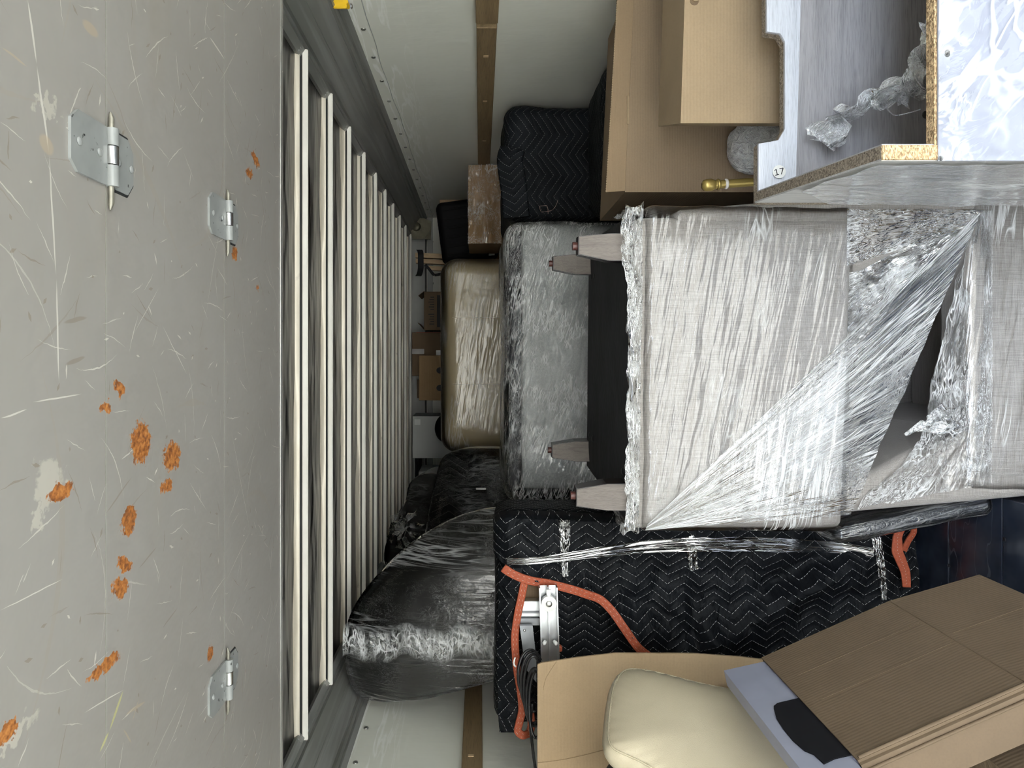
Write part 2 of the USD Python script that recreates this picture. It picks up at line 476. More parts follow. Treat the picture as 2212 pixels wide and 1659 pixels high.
quilt('quilt')
quilt('quilt_y', swap=True)
quilt('quilt_far', spacing=0.032, half=0.085, amp=0.75, line=0.0022, stitch=(0.16, 0.17, 0.17), col=(0.008, 0.010, 0.013), swap=True)
quilt('quilt_dim', spacing=0.035, half=0.09, amp=0.6, line=0.002, stitch=(0.10, 0.10, 0.10), col=(0.010, 0.010, 0.010))


def film(name, su, sv, dist=0.006, lines=0.6, veil=0.01, rough=0.06, rot=0.0, gain=1.8, crinkle=0.35, cut=(0.44, 0.60), mix2=(60, 60), thin=9.0, rot2=0.25, cell=6.0, fade=0.0):
    """thin stretch film: clear, glossy by fresnel on a streaked normal; its fold crests scatter white, which also paints in the highlight streaks"""
    def fn(nm):
        g = G()
        uv = g.uv()
        ua, ub = g.map(uv, rot=(0, 0, rot)), g.map(uv, rot=(0, 0, rot + rot2))
        a = g.noise(g.map(ua, (su, sv, 1)), 1.0, 2, 0.4)
        a2 = g.noise(g.map(ub, (su * 1.7, sv * 0.6, 1), loc=(3, 1, 0)), 1.0, 2, 0.4)
        cn = g.noise(g.map(ua, (mix2[0], mix2[1], 1)), 1.0, 3, 1.8)
        crest = lambda n, k: g.m('subtract', 1.0, g.m('multiply', g.m('absolute', g.m('subtract', n, 0.5)), k), clamp=True)
        r1, r2, r3 = crest(a, thin), crest(a2, thin), crest(cn, thin * 0.9)
        m1 = g.ramp(g.noise(g.map(ua, (su * 0.9, sv * 0.10, 1), loc=(7, 2, 0)), 1.0, 2), [(cut[0], 0.0), (cut[1], 1.0)])
        m2 = g.ramp(g.noise(g.map(uv, (cell, cell, 1), loc=(2, 5, 0)), 1.0, 3), [(0.42, 0.1), (0.60, 1.0)])
        mask2 = g.m('multiply', m2, crinkle)
        h = g.m('add', g.m('multiply', a, 1.0), g.m('multiply', a2, 0.7))
        h = g.m('add', h, g.m('multiply', cn, g.m('multiply', mask2, 1.6)))
        n = g.bump(h, dist)
        fr = g.m('multiply', g('fresnel', IOR=1.5, normal=n) + '.fac', gain, clamp=True)
        tr = g('transparent_bsdf', color=(0.97, 0.975, 0.98))
        gl = g('glossy_bsdf', color=(1, 1, 1), roughness=rough, normal=n)
        mx = g('mix_closure', fac=fr, closure1=tr + '.BSDF', closure2=gl + '.BSDF')
        ln = g.m('multiply', g.m('maximum', r1, r2), m1)
        ln = g.m('maximum', ln, g.m('multiply', r3, mask2))
        hz = g.m('multiply_add', g.m('power', ln, 1.3), lines, veil, clamp=True)  # white highlight streaks painted along the fold crests
        if fade:
            y = g('separate_xyz', vector=uv) + '.y'
            fm = g.m('multiply', g.m('subtract', 1.0, g.m('absolute', g.m('multiply_add', y, 2.0 / fade, -1.0)), clamp=True), 1.5, clamp=True)
            hz = g.m('multiply', hz, fm)
            mx = g('mix_closure', fac=g.m('multiply', fr, fm), closure1=tr + '.BSDF', closure2=gl + '.BSDF')
        df = g('diffuse_bsdf', color=(0.92, 0.93, 0.94))
        tl = g('translucent_bsdf', color=(0.92, 0.93, 0.94))
        dt = g('mix_closure', fac=0.3, closure1=df + '.BSDF', closure2=tl + '.BSDF')
        out = g('mix_closure', fac=hz, closure1=mx + '.closure', closure2=dt + '.closure')
        return g.build(nm, out + '.closure')
    MATS[name] = fn


film('film_chair', 3.0, 55, dist=0.0034, lines=0.75, veil=0.0, crinkle=0.03, cut=(0.53, 0.63), thin=26, rot=1.40, rot2=0.10, gain=1.35)
film('film_fan', 2.0, 85, dist=0.006, lines=0.9, veil=0.01, crinkle=0.5, mix2=(60, 110), gain=2.2, cut=(0.42, 0.58), thin=22)
film('film_rim', 12, 80, dist=0.008, lines=0.85, veil=0.01, crinkle=0.9, mix2=(45, 90), gain=2.0, thin=20, cell=9)
film('film_sofa', 8, 85, dist=0.007, lines=0.95, veil=0.0, crinkle=0.55, mix2=(28, 95), gain=1.8, cut=(0.42, 0.56), thin=19, cell=3.0, rot=1.25)
film('ridge_highlight', 30, 45, dist=0.007, lines=0.95, veil=0.0, crinkle=1.0, mix2=(50, 90), gain=2.2, cut=(0.34, 0.5), thin=15, cell=8, rot=0.0, fade=0.06)
film('film_beige', 3, 50, dist=0.0032, lines=0.4, veil=0.0, crinkle=0.35, mix2=(30, 70), cut=(0.52, 0.62), thin=22, rot=1.40, rot2=0.08, gain=1.4, cell=3)
film('film_black', 2.0, 60, dist=0.006, lines=0.42, veil=0.0, crinkle=0.45, mix2=(40, 60), gain=1.7, cut=(0.48, 0.62), thin=24, rot2=0.12)
film('film_dim', 4, 50, dist=0.006, lines=0.13, veil=0.0, crinkle=0.6, mix2=(40, 60), gain=1.3, thin=16)
film('film_white', 5, 22, dist=0.006, lines=1.0, veil=0.0, crinkle=1.0, mix2=(14, 20), gain=1.3, rot=0.6, thin=26)
film('film_cabinet', 3, 36, dist=0.004, lines=0.7, veil=0.0, crinkle=0.3, mix2=(26, 40), cut=(0.48, 0.62), thin=20, gain=1.6, rot=1.5)
film('film_tail', 30, 100, dist=0.006, lines=0.95, veil=0.0, crinkle=1.0, mix2=(70, 130), gain=1.8, thin=18, cell=20)
film('tape', 2, 30, dist=0.006, lines=0.3, veil=0.0, crinkle=0.0, gain=5.0, rough=0.04, cut=(0.5, 0.65), thin=16)
film('film_box', 8, 40, dist=0.006, lines=0.9, veil=0.0, crinkle=0.7, mix2=(30, 60), cut=(0.52, 0.62), thin=22, cell=12, gain=1.6)


# ---------------------------------------------------------------- geometry helpers
def P(px, py, d):
    """the point at depth d along the truck that shows at a pixel (used to read true positions off the photograph)"""
    return np.array([(CY - py) * d / FPX, d, CAMZ - (px - CX) * d / FPX])


class Surf:
    """vertices, triangles, uv; smooth shaded, with normals shared across coincident vertices"""
    def __init__(s, v, f, uv, flat=False):
        s.v, s.f, s.uv, s.flat = np.asarray(v, float), np.asarray(f, int), np.asarray(uv, float), flat

    def normals(s):
        n = np.cross(s.v[s.f[:, 1]] - s.v[s.f[:, 0]], s.v[s.f[:, 2]] - s.v[s.f[:, 0]])
        key = np.round(s.v, 5)
        _, inv = np.unique(key, axis=0, return_inverse=True)
        inv = inv.ravel()
        acc = np.zeros((inv.max() + 1, 3))
        for k in range(3):
            np.add.at(acc, inv[s.f[:, k]], n)
        acc /= np.maximum(np.linalg.norm(acc, axis=1, keepdims=True), 1e-12)
        return acc[inv]

    def moved(s, t):
        return Surf(s.v + np.asarray(t), s.f, s.uv, s.flat)


def cat(*ss):
    v, f, uv, k = [], [], [], 0
    for s in ss:
        v.append(s.v), f.append(s.f + k), uv.append(s.uv)
        k += len(s.v)
    return Surf(np.vstack(v), np.vstack(f), np.vstack(uv))


def grid(fn, us, vs, uvfn=None, flip=False):
    us, vs = np.asarray(us, float), np.asarray(vs, float)
    U, V = np.meshgrid(us, vs, indexing='ij')
    p = np.asarray(fn(U, V), float).reshape(-1, 3)
    uv = np.stack([U, V], -1).reshape(-1, 2) if uvfn is None else np.asarray(uvfn(U, V), float).reshape(-1, 2)
    i, j = np.meshgrid(np.arange(len(us) - 1), np.arange(len(vs) - 1), indexing='ij')
    a = (i * len(vs) + j).ravel()
    q = np.stack([a, a + len(vs), a + len(vs) + 1, a + 1], 1)
    if flip:
        q = q[:, ::-1]
    return Surf(p, np.vstack([q[:, [0, 1, 2]], q[:, [0, 2, 3]]]), uv)


def soft_box(lo, hi, r, h=0.04, seg=4, disp=None, skip=()):
    """a box with rounded edges as six uv-mapped grids; disp(points, outward) may push the skin in or out"""
    lo, hi = np.asarray(lo, float), np.asarray(hi, float)
    size = hi - lo
    lines = []
    for k in range(3):
        n = max(2, int((size[k] - 2 * r) / h) + 1)
        e = r * (1 - np.cos(np.linspace(0, math.pi / 2, seg + 1)))
        e = r * np.tan(np.linspace(0, math.pi / 4, seg + 1))
        e = e / e[-1] * r
        a = np.concatenate([r - e[::-1], np.linspace(r, size[k] - r, n)[1:-1], size[k] - r + e])
        lines.append(a + lo[k])
    out = []
    for k in range(3):
        a, b = (k + 1) % 3, (k + 2) % 3
        for side in (0, 1):
            if (k, side) in skip:
                continue

            def fn(U, V, k=k, a=a, b=b, side=side):
                p = np.zeros(U.shape + (3,))
                p[..., a], p[..., b] = U, V
                p[..., k] = hi[k] if side else lo[k]
                c = np.clip(p, lo + r, hi - r)
                d = p - c
                d /= np.maximum(np.linalg.norm(d, axis=-1, keepdims=True), 1e-12)
                q = c + r * d
                if disp is not None:
                    q = q + disp(q, d)
                return q
            # uv: u runs along z (or y on level faces), v along the other axis
            flat = {0: lambda U, V: np.stack([V, U], -1), 1: lambda U, V: np.stack([U, V], -1), 2: lambda U, V: np.stack([V, U], -1)}[k]
            out.append(grid(fn, lines[a], lines[b], flat, flip=(side == 0)))
    return cat(*out)


def wob(amp, freq, seed=0, oct=3):
    def f(p, d):
        n = fbm(np.asarray(p) * freq, oct, seed) - 0.5
        return d * (n * 2 * amp)[..., None]
    return f


def hull_pts(pts, r, sub=10):
    """hull of equal spheres: a convex body with rounded edges"""
    parts = []
    for p in pts:
        parts.append(manifold3d.Manifold.sphere(r, sub * 4).translate(tuple(map(float, p))))
    return manifold3d.Manifold.batch_hull(parts)


def box(lo, hi, ch=0.0):
    """box with chamfered edges"""
    lo, hi = np.minimum(lo, hi).astype(float), np.maximum(lo, hi).astype(float)
    if ch <= 0:
        m = trimesh.creation.box(hi - lo)
        m.apply_translation((lo + hi) / 2)
        return m
    ch = min(ch, (hi - lo).min() * 0.45)
    pts = []
    for k in range(3):
        l, h = lo + ch, hi - ch
        l[k], h[k] = lo[k], hi[k]
        for x in (l[0], h[0]):
            for y in (l[1], h[1]):
                for z in (l[2], h[2]):
                    pts.append((x, y, z))
    return trimesh.convex.convex_hull(np.array(pts))


def hexa(c8):
    """solid from eight corners: bottom four then top four"""
    return trimesh.convex.convex_hull(np.array(c8, float))


def slab(quad, normal, t):
    """a flat sheet with thickness: quad corners pushed along the normal by t"""
    q = np.asarray(quad, float)
    n = np.asarray(normal, float)
    return trimesh.convex.convex_hull(np.vstack([q, q + n / np.linalg.norm(n) * t]))


def prism(poly, o, ex, ey, t):
    """polygon (list of 2d points or shapely) in the plane o + x*ex + y*ey, extruded along ex x ey by t"""
    poly = poly if isinstance(poly, Polygon) else Polygon(poly)
    m = trimesh.creation.extrude_polygon(poly.buffer(0), abs(t), engine='earcut')
    ex, ey = np.asarray(ex, float), np.asarray(ey, float)
    n = np.cross(ex, ey)
    n /= np.linalg.norm(n)
    if t < 0:
        m.vertices[:, 2] *= -1
        m.invert()
    T = np.eye(4)
    T[:3, 0], T[:3, 1], T[:3, 2], T[:3, 3] = ex, ey, n, o
    m.apply_transform(T)
    if np.linalg.det(T[:3, :3]) < 0:
        m.invert()
    return m


def frames(pts):
    pts = np.asarray(pts, float)
    t = np.gradient(pts, axis=0)
    return t / np.maximum(np.linalg.norm(t, axis=1, keepdims=True), 1e-12)


def smooth_path(pts, n=40, closed=False):
    pts = np.asarray(pts, float)
    if closed:
        pts = np.vstack([pts, pts[:1]])
    s = np.concatenate([[0], np.cumsum(np.linalg.norm(np.diff(pts, axis=0), axis=1))])
    t = np.linspace(0, s[-1], n + (1 if closed else 0))
    q = CubicSpline(s, pts, bc_type='periodic')(t) if closed else PchipInterpolator(s, pts)(t)
    return q[:-1] if closed else q


def tube(pts, r, n=8):
    pts = np.asarray(pts, float)
    t = frames(pts)
    a = np.cross(t, [0.31, 0.17, 0.93])
    a /= np.linalg.norm(a, axis=1, keepdims=True)
    b = np.cross(t, a)
    ang = np.linspace(0, 2 * math.pi, n + 1)
    rr = np.broadcast_to(r, (len(pts),))[:, None, None]
    p = pts[:, None] + rr * (np.cos(ang)[None, :, None] * a[:, None] + np.sin(ang)[None, :, None] * b[:, None])
    L = np.concatenate([[0], np.cumsum(np.linalg.norm(np.diff(pts, axis=0), axis=1))])
    ii, jj = np.arange(len(pts)), np.arange(n + 1)
    s = grid(lambda U, V: p[U.astype(int), V.astype(int)], ii, jj, lambda U, V: np.stack([L[U.astype(int)], V * 2 * math.pi / n * np.mean(r)], -1))
    caps = []
    for k, e in ((0, -1), (len(pts) - 1, 1)):
        base = len(s.v)
        ring = k * (n + 1) + np.arange(n)
        f = [[ring[0], ring[i], ring[i + 1]] if e < 0 else [ring[0], ring[i + 1], ring[i]] for i in range(1, n - 1)]
        caps += f
    return Surf(s.v, np.vstack([s.f, np.array(caps)]), s.uv)


def ribbon(pts, wdir, width, thick):
    """a flat band along a path: a closed strip, wdir gives the width direction per point"""
    pts = np.asarray(pts, float)
    w = np.broadcast_to(np.asarray(wdir, float), pts.shape).copy()
    t = frames(pts)
    w -= t * (w * t).sum(1, keepdims=True)
    w /= np.maximum(np.linalg.norm(w, axis=1, keepdims=True), 1e-9)
    nrm = np.cross(t, w)
    width = np.broadcast_to(width, (len(pts),))
    prof = np.array([(-.5, -.35), (-.42, -.5), (0, -.55), (.42, -.5), (.5, -.35), (.5, .35), (.42, .5), (0, .55), (-.42, .5), (-.5, .35), (-.5, -.35)])
    L = np.concatenate([[0], np.cumsum(np.linalg.norm(np.diff(pts, axis=0), axis=1))])
    k = len(prof)

    def fn(U, V):
        i, j = U.astype(int), V.astype(int)
        return pts[i] + w[i] * (prof[j, 0] * width[i])[..., None] + nrm[i] * (prof[j, 1] * thick)[..., None]
    s = grid(fn, np.arange(len(pts)), np.arange(k), lambda U, V: np.stack([L[U.astype(int)], prof[V.astype(int), 0] * width[U.astype(int)]], -1))
    m = len(pts) - 1
    f = []
    for b, rev in ((0, False), (m * k, True)):
        ring = b + np.arange(k - 1)
        for i in range(1, k - 2):
            tri = [ring[0], ring[i], ring[i + 1]]
            f.append(tri[::-1] if rev else tri)
    return Surf(s.v, np.vstack([s.f, f]), s.uv)


def dome_cap(c, n, r, h, seg=12):
    """low rivet or screw head: a lathed dome on a short rim"""
    n = np.asarray(n, float) / np.linalg.norm(n)
    a = np.cross(n, [0.3, 0.5, 0.81])
    a /= np.linalg.norm(a)
    b = np.cross(n, a)
    prof = [(r, 0), (r, h * 0.25), (r * 0.86, h * 0.62), (r * 0.5, h * 0.93), (0.0001, h)]
    v, f = [], []
    for (q, z) in prof:
        for k in range(seg):
            t = 2 * math.pi * k / seg
            v.append(np.asarray(c) + q * (math.cos(t) * a + math.sin(t) * b) + z * n)
    for i in range(len(prof) - 1):
        for k in range(seg):
            p, q = i * seg + k, i * seg + (k + 1) % seg
            f += [[p, q, q + seg], [p, q + seg, p + seg]]
    for k in range(1, seg - 1):
        f.append([0, k + 1, k])
    return Surf(v, f, np.zeros((len(v), 2)))


def disc(c, n, r, t, seg=28):
    return trimesh.creation.cylinder(radius=r, segment=[np.asarray(c, float), np.asarray(c, float) + np.asarray(n, float) / np.linalg.norm(n) * t], sections=seg)


def join(ms):
    return trimesh.util.concatenate([m if isinstance(m, trimesh.Trimesh) else trimesh.Trimesh(*meshkit.arrays(m)[:2], process=False) for m in ms])


# ---------------------------------------------------------------- things and parts
_names = {}


def numbered(path):
    n = _names.get(path, -1) + 1
    _names[path] = n
    return path if n == 0 else f'{path}_{n:03d}'


class Thing:
    """a top-level Xform at the thing's base; its parts are meshes under it"""
    def __init__(s, name, label, cat, group=None, kind=None, base=None, xf=None):
        s.path = numbered('/World/' + name)
        s.parts, s.base, s.xf = [], base, xf
        s.info = {'label': label, 'category': cat, 'group': group, 'kind': kind}

    def add(s, name, mesh, mat, parent=None, smooth=35, label=None, kind=None):
        path = numbered((parent or s.path) + '/' + name)
        s.parts.append((path, mesh, mat, smooth, label, kind))
        return path

    def done(s):
        got = []
        for path, mesh, mat, smooth, label, kind in s.parts:
            if isinstance(mesh, Surf):
                v, f, n, uv = mesh.v, mesh.f, mesh.normals(), mesh.uv
            else:
                (v, f, n), uv = meshkit.arrays(mesh, smooth), None
            v = np.array(v)
            if s.xf is not None:
                v = v @ s.xf[:3, :3].T + s.xf[:3, 3]
                n = None if n is None else n @ s.xf[:3, :3].T
            got.append((path, v, f, n, uv, mat, label, kind))
        allv = np.vstack([g[1] for g in got])
        lo, hi = allv.min(0), allv.max(0)
        base = np.array([(lo[0] + hi[0]) / 2, (lo[1] + hi[1]) / 2, lo[2]]) if s.base is None else np.asarray(s.base, float)
        x = UsdGeom.Xform.Define(stage, s.path)
        x.AddTranslateOp().Set(Gf.Vec3d(*map(float, base)))
        for k, t in s.info.items():
            if t:
                x.GetPrim().SetCustomDataByKey(k, t)
        for path, v, f, n, uv, mat, label, kind in got:
            m = usdkit.mesh(stage, path, (v - base, f), M(mat), smooth=False, uv=uv)
            if n is not None:
                m.CreateNormalsAttr(Vt.Vec3fArray.FromNumpy(n.astype(np.float32)))
                m.SetNormalsInterpolation('vertex')
            if label:
                m.GetPrim().SetCustomDataByKey('label', label)
            if kind:
                m.GetPrim().SetCustomDataByKey('kind', kind)
        return s


# ---------------------------------------------------------------- the truck box
XL, XR, Y0, Y1 = -1.297, 1.103, -1.2, 5.65
ZC, ZR = CAMZ + 0.56, CAMZ + 0.4225           # ceiling, foot of the top rails
XLi, XRi = -1.149, 0.916                      # inner edges of the top rails at the ceiling

t = Thing('ground', 'pale concrete ground outside the open rear of the truck', 'ground', kind='structure', base=(0, -8, -0.95))
t.add('slab', box((-30, -40, -1.05), (30, 30, -0.95)), 'ground_pale')
t.done()
t = Thing('added_building', 'plain house front added unseen behind the camera to shape light and reflections', 'added_building', kind='structure')  # unseen house, added for its effect on light and film reflections
t.add('wall', box((-14, -17.0, -0.95), (14, -14.0, 4.6)), 'added_house_front')
t.add('roof', hexa([(-14.5, -18, 4.6), (14.5, -18, 4.6), (14.5, -13.5, 4.6), (-14.5, -13.5, 4.6), (-14.5, -16, 6.2), (14.5, -16, 6.2), (14.5, -15.6, 6.2), (-14.5, -15.6, 6.2)]), 'added_house_front', smooth=False)
t.done()

t = Thing('floor', 'truck cargo floor hidden beneath the stacked furniture', 'floor', kind='structure')
t.add('floor_board', box((XL - .06, Y0, -0.06), (XR + .06, Y1 + .06, 0.0)), 'deck_steel')
t.done()

for side, x, sx in (('wall_right', XR, 1), ('wall_left', XL, -1)):
    t = Thing(side, 'pale grey smooth cargo wall with a row of rivets on the %s of the truck' % ('right' if sx > 0 else 'left'), 'wall', kind='structure')
    t.add('panel', box((x, Y0, 0.0), (x + sx * .05, Y1 + .05, ZC)), 'wall_panel')
    ys = [2.39 + .225 * k for k in range(14)] if sx > 0 else [2.265 + .211 * k for k in range(14)]
    for y in ys:
        t.add('rivet', dome_cap((x, y, CAMZ + (.393 if sx > 0 else .398)), (-sx, 0, 0), .0085, .005), 'rivet_metal')
    if sx > 0:      # a raised bead of sealant runs under the rail
        yy = np.linspace(Y0 + .5, Y1, 90)
        t.add('sealant_bead', tube(np.stack([np.full_like(yy, x - .001), yy, CAMZ + .370 + .003 * np.sin(yy * 5) + .002 * np.sin(yy * 17)], 1), .0016, 6), 'header_white')
    t.done()

# wooden lashing battens on both walls
t = Thing('trim_1', 'brown wooden lashing batten along the right truck wall', 'batten', kind='structure')
t.add('batten', box((XR - .022, 2.335, CAMZ - .056), (XR, 5.6, CAMZ + .012), .003), 'batten_wood')
t.add('batten', box((XR - .026, Y0 + .2, CAMZ - .058), (XR, 2.30, CAMZ + .014), .003), 'batten_wood')
t.add('nail_hole', join([box((XR - .0235, y, CAMZ - .03), (XR - .021, y + .012, CAMZ - .012)) for y in (2.55, 3.0, 3.55)]), 'slat_wood', label='pale gouge in the wood')
t.done()
t = Thing('trim_2', 'brown wooden lashing batten along the left truck wall', 'batten', kind='structure')
t.add('batten', box((XL, Y0 + .2, CAMZ - .008), (XL + .022, 5.6, CAMZ + .058), .003), 'batten_wood')
t.add('nail_hole', box((XL + .021, 2.26, CAMZ + .02), (XL + .0235, 2.272, CAMZ + .038)), 'slat_wood')
t.done()

# top rails: one extruded profile on each side
PROF = [(0, 0), (.02, -.012), (.13, -.012), (.15, -.002), (.19, .010), (.23, .010), (.25, 0), (.47, -.005), (.50, .006), (.78, .006), (.80, -.006), (.83, -.006), (.85, .004), (.88, .004), (.90, -.003), (1, -.003)]
for name, xi, xw, sx, lb in (('trim_3', XRi, XR, 1, 'grey metal top rail between ceiling and right wall'), ('trim_4', XLi, XL, -1, 'grey metal top rail between ceiling and left wall')):
    a, b = np.array([xi, ZC]), np.array([xw, ZR])
    nrm = np.array([(b - a)[1], -(b - a)[0]])
    nrm = nrm / np.linalg.norm(nrm)
    if nrm[1] > 0:
        nrm = -nrm
    pl = [tuple(a + (b - a) * u - nrm * w) for u, w in PROF] + [(xw + sx * .001, ZR), (xw + sx * .001, ZC + .001), (xi, ZC + .001)]
    t = Thing(name, lb, 'rail', kind='structure')
    m = trimesh.creation.extrude_polygon(Polygon(pl).buffer(0), Y1 - Y0, engine='earcut')
    T = np.array([[1, 0, 0, 0], [0, 0, 1, Y0], [0, 1, 0, 0], [0, 0, 0, 1.0]])
    m.apply_transform(T)
    m.invert()
    t.add('rail_profile', m, 'rail_grey', smooth=20)
    bow_y = [2.15 + .3625 * n for n in range(10)]
    rv = []
    for y in bow_y:
        for dy in (-.022, .016):
            for u in (.05, .095):
                c2 = a + (b - a) * u - nrm * -.012
                c2 = a + (b - a) * u + nrm * .012
                rv.append(dome_cap((c2[0], y + dy, c2[1]), (nrm[0], 0, nrm[1]), .003, .002, 8))
    t.add('rivet', cat(*rv), 'steel', kind='stuff')
    t.done()

# front (far) wall
t = Thing('wall_front', 'white cargo wall at the far end of the truck', 'wall', kind='structure')
t.add('header', box((XL, Y1 - .03, CAMZ + .435), (XR, Y1 + .05, ZC), .003), 'header_white')
t.add('panel', box((XL, Y1 - .005, 0), (XR, Y1 + .05, CAMZ + .425)), 'wall_panel')
t.add('post', box((XL, Y1 - .02, CAMZ + .375), (XR, Y1 - .004, CAMZ + .418), .002), 'header_white')
t.add('seam', box((XL, Y1 - .004, CAMZ + .42), (XR, Y1 - .001, CAMZ + .436)), 'dark_gap')
for px, py in ((933, 522), (934, 612), (925, 893), (935, 790)):
    p = P(px, py, Y1 - .006)
    t.add('rivet', dome_cap(p, (0, -1, 0), .011, .006), 'rivet_metal')
t.done()

# ceiling: polished skin, crossed by bows; each bow a rounded metal web and a white lip
t = Thing('ceiling', 'polished metal truck ceiling crossed by bright roof bows', 'ceiling', kind='structure')
t.add('skin', box((XL, Y0, ZC), (XR, Y1 + .05, ZC + .02)), 'ceiling_skin')
for k, y in enumerate(bow_y):
    xs = np.linspace(XLi - .02, XRi + .02, 70)
    dent = (fbm(np.stack([xs * 3.2, np.full_like(xs, k * 3.7), np.zeros_like(xs)], 1), 3, k) - .5)
    dent = np.where(k > 0, dent, dent * .4)
    depth = .016 + .12 * np.clip(dent, -.11, .6)        # how far the web bulges towards the door
    drop = .0145

    def web(U, V, y=y, depth=depth, xs=xs):
        dd = np.interp(U, xs, depth)
        return np.stack([U, y - .004 - dd * (1 - np.sin(V * math.pi / 2)) ** 1.0, ZC - drop * (1 - np.cos(V * math.pi / 2))], -1)
    bow = t.add('roof_bow', cat(grid(web, xs, np.linspace(0, 1, 9)), grid(lambda U, V, y=y: np.stack([U, y - .004 + .012 * V, ZC - drop + drop * V], -1), [xs[0], xs[-1]], [0, 1])), 'bow_metal')
    t.add('bow_stem', box((xs[0], y + .010, ZC - .018), (xs[-1], y + .016, ZC)), 'dark_gap', parent=bow)
    t.add('bow_lip', box((xs[0], y + .008, ZC - .036), (xs[-1], y + .018, ZC - .0175), .003), 'bow_white', parent=bow)
t.done()

# a corner casting where rail, wall and ceiling meet at the far end
t = Thing('trim_5', 'olive metal corner plate at the far top right corner of the truck', 'bracket', kind='structure')
c = P(908, 496, 5.45)
t.add('plate', prism([(-.075, -.08), (.06, -.085), (.085, -.03), (.085, .07), (.03, .085), (-.03, .07), (-.075, .06)], c, (1, 0, 0), (0, 0, 1), .012), 'olive_metal', smooth=False)
t.add('boss', dome_cap(c + [.02, -.013, .03], (0, -1, 0), .035, .014, 20), 'olive_metal')
t.add('gusset', hexa([c + v for v in ([-.07, 0, -.075], [-.01, 0, -.075], [-.07, 0, -.02], [-.07, -.02, -.075], [-.02, -.02, -.075], [-.07, -.02, -.03])]), 'olive_metal', smooth=False)
t.done()

# yellow strap clip clamped on the right rail
c = P(735, 6, 2.17)
t = Thing('strap_clip', 'yellow metal strap clip on the right top rail', 'clip')
t.add('clip_plate', box(c + [-.010, -.016, -.026], c + [.003, .022, .028], .003), 'yellow_metal', smooth=False)
t.add('hook', box(c + [-.022, -.014, -.022], c + [-.008, -.004, .020], .003), 'yellow_metal', smooth=False)
t.add('bolt', dome_cap(c + [-.004, .014, -.03], (0, 0, -1), .008, .006), 'steel')
t.add('buckle', box(c + [.000, .000, -.020], c + [.012, .020, .024], .003), 'black_plastic', smooth=False)
t.done()

# ---------------------------------------------------------------- overhead door, rolled back under the ceiling
ZD = 2.28
SEAM = [.853 - .3855, .853, 1.2385, 1.623]
t = Thing('door_1', 'scratched grey roll-up door panels with rust spots, stored overhead', 'door', kind='structure')
t_y = [SEAM[0] - .3855, SEAM[0], SEAM[1], 1.2505, 1.622]
for k in range(4):
    a, b = t_y[k] + .0007, t_y[k + 1] - .0007
    t.add('door_panel', box((-1.235, a, ZD), (1.03, b, ZD + .018)), 'door_paint', smooth=False)
for k in range(1, 4):
    t.add('seam', box((-1.235, t_y[k] - .0007, ZD + .0006), (1.03, t_y[k] + .0007, ZD + .017)), 'seam_dark', smooth=False)  # dark strip filling the gap between two panels
t.add('added_backing', box((-1.235, t_y[0], ZD + .0185), (1.03, 1.62, ZD + .021)), 'dark_gap', smooth=False)  # backing added above the panels so no light shows through the seams
t.add('edge_strip', box((-1.235, 1.6, ZD - .0022), (1.03, 1.606, ZD + .001), .0008), 'steel', smooth=False, label='bright metal edge strip')
for x in (.75, .42, .08, -.2, -.55):
    t.add('rivet', dome_cap((x, 1.612, ZD), (0, 0, -1), .003, .002, 8), 'steel')


def hinge(yc, x0, x1, big):
    """leaf in front of the seam, knuckle with its pin, leaf beyond it"""
    w = x1 - x0
    z = ZD
    rl = [(x0 + .012, 0), (x1 - .012, 0), (x1, .014), (x1, .078), (x0, .078), (x0, .014)]
    h = t.add('hinge', prism(Polygon(rl).buffer(-.003).buffer(.003), (0, yc - .078, z - .0034), (1, 0, 0), (0, 1, 0), .0036), 'hinge_paint', smooth=False)
    fl = [(x0, 0), (x1, 0), (x1, .042), (x1 - .016, .056), (x0 + .016, .056), (x0, .042)]
    t.add('leaf_outline', prism(Polygon(fl).buffer(.0032), (0, yc + .008, z - .0006), (1, 0, 0), (0, 1, 0), .0007), 'dark_gap', parent=h, smooth=False)  # dark outline set round the leaf, slightly larger than it
    t.add('hinge_leaf', prism(fl, (-.020 * (1 if x0 > 0 else 1) * 0, yc + .008, z - .0022), (1, 0, 0), (0, 1, 0), .0023), 'hinge_paint', parent=h, smooth=False)
    kn = []
    for (a, b, mt) in ((x0, x0 + w * .36, 0), (x0 + w * .36 + .0012, x1 - w * .30 - .0012, 1), (x1 - w * .30, x1, 0)):
        cyl = trimesh.creation.cylinder(radius=.0072, segment=[(a, yc + .004, z - .0062), (b, yc + .004, z - .0062)], sections=20)
        if mt:
            t.add('knuckle', cyl, 'steel', parent=h, label='bare metal middle knuckle')
        else:
            kn.append(cyl)
    t.add('knuckle', join(kn), 'hinge_paint', parent=h)
    t.add('hinge_pin', tube([(x0 - .028, yc + .004, z - .0035), (x0 - .020, yc + .004, z - .0048), (x1 + .012, yc + .004, z - .0048), (x1 + .020, yc + .004, z - .0035)], np.array([.0012, .0034, .0034, .0012]), 12), 'old_pin', parent=h, label='worn bare metal hinge pin')
    xc = (x0 + x1) / 2
    for (xx, dy) in ((xc, -.062), (xc, -.020), (xc, .026), (xc, .058)):
        t.add('rivet', dome_cap((xx, yc + dy, z - .0034 if dy < 0 else z - .0022), (0, 0, -1), .0050, .0026, 14), 'hinge_paint', parent=h)


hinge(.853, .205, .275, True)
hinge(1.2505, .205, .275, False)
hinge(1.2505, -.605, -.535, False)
t.done()


# ---------------------------------------------------------------- the two armchairs, wrapped in stretch film
def rot_y180():
    return np.diag([-1.0, 1, -1])


def yaw(deg):
    a = math.radians(deg)
    return np.array([[math.cos(a), -math.sin(a), 0], [math.sin(a), math.cos(a), 0], [0, 0, 1]])


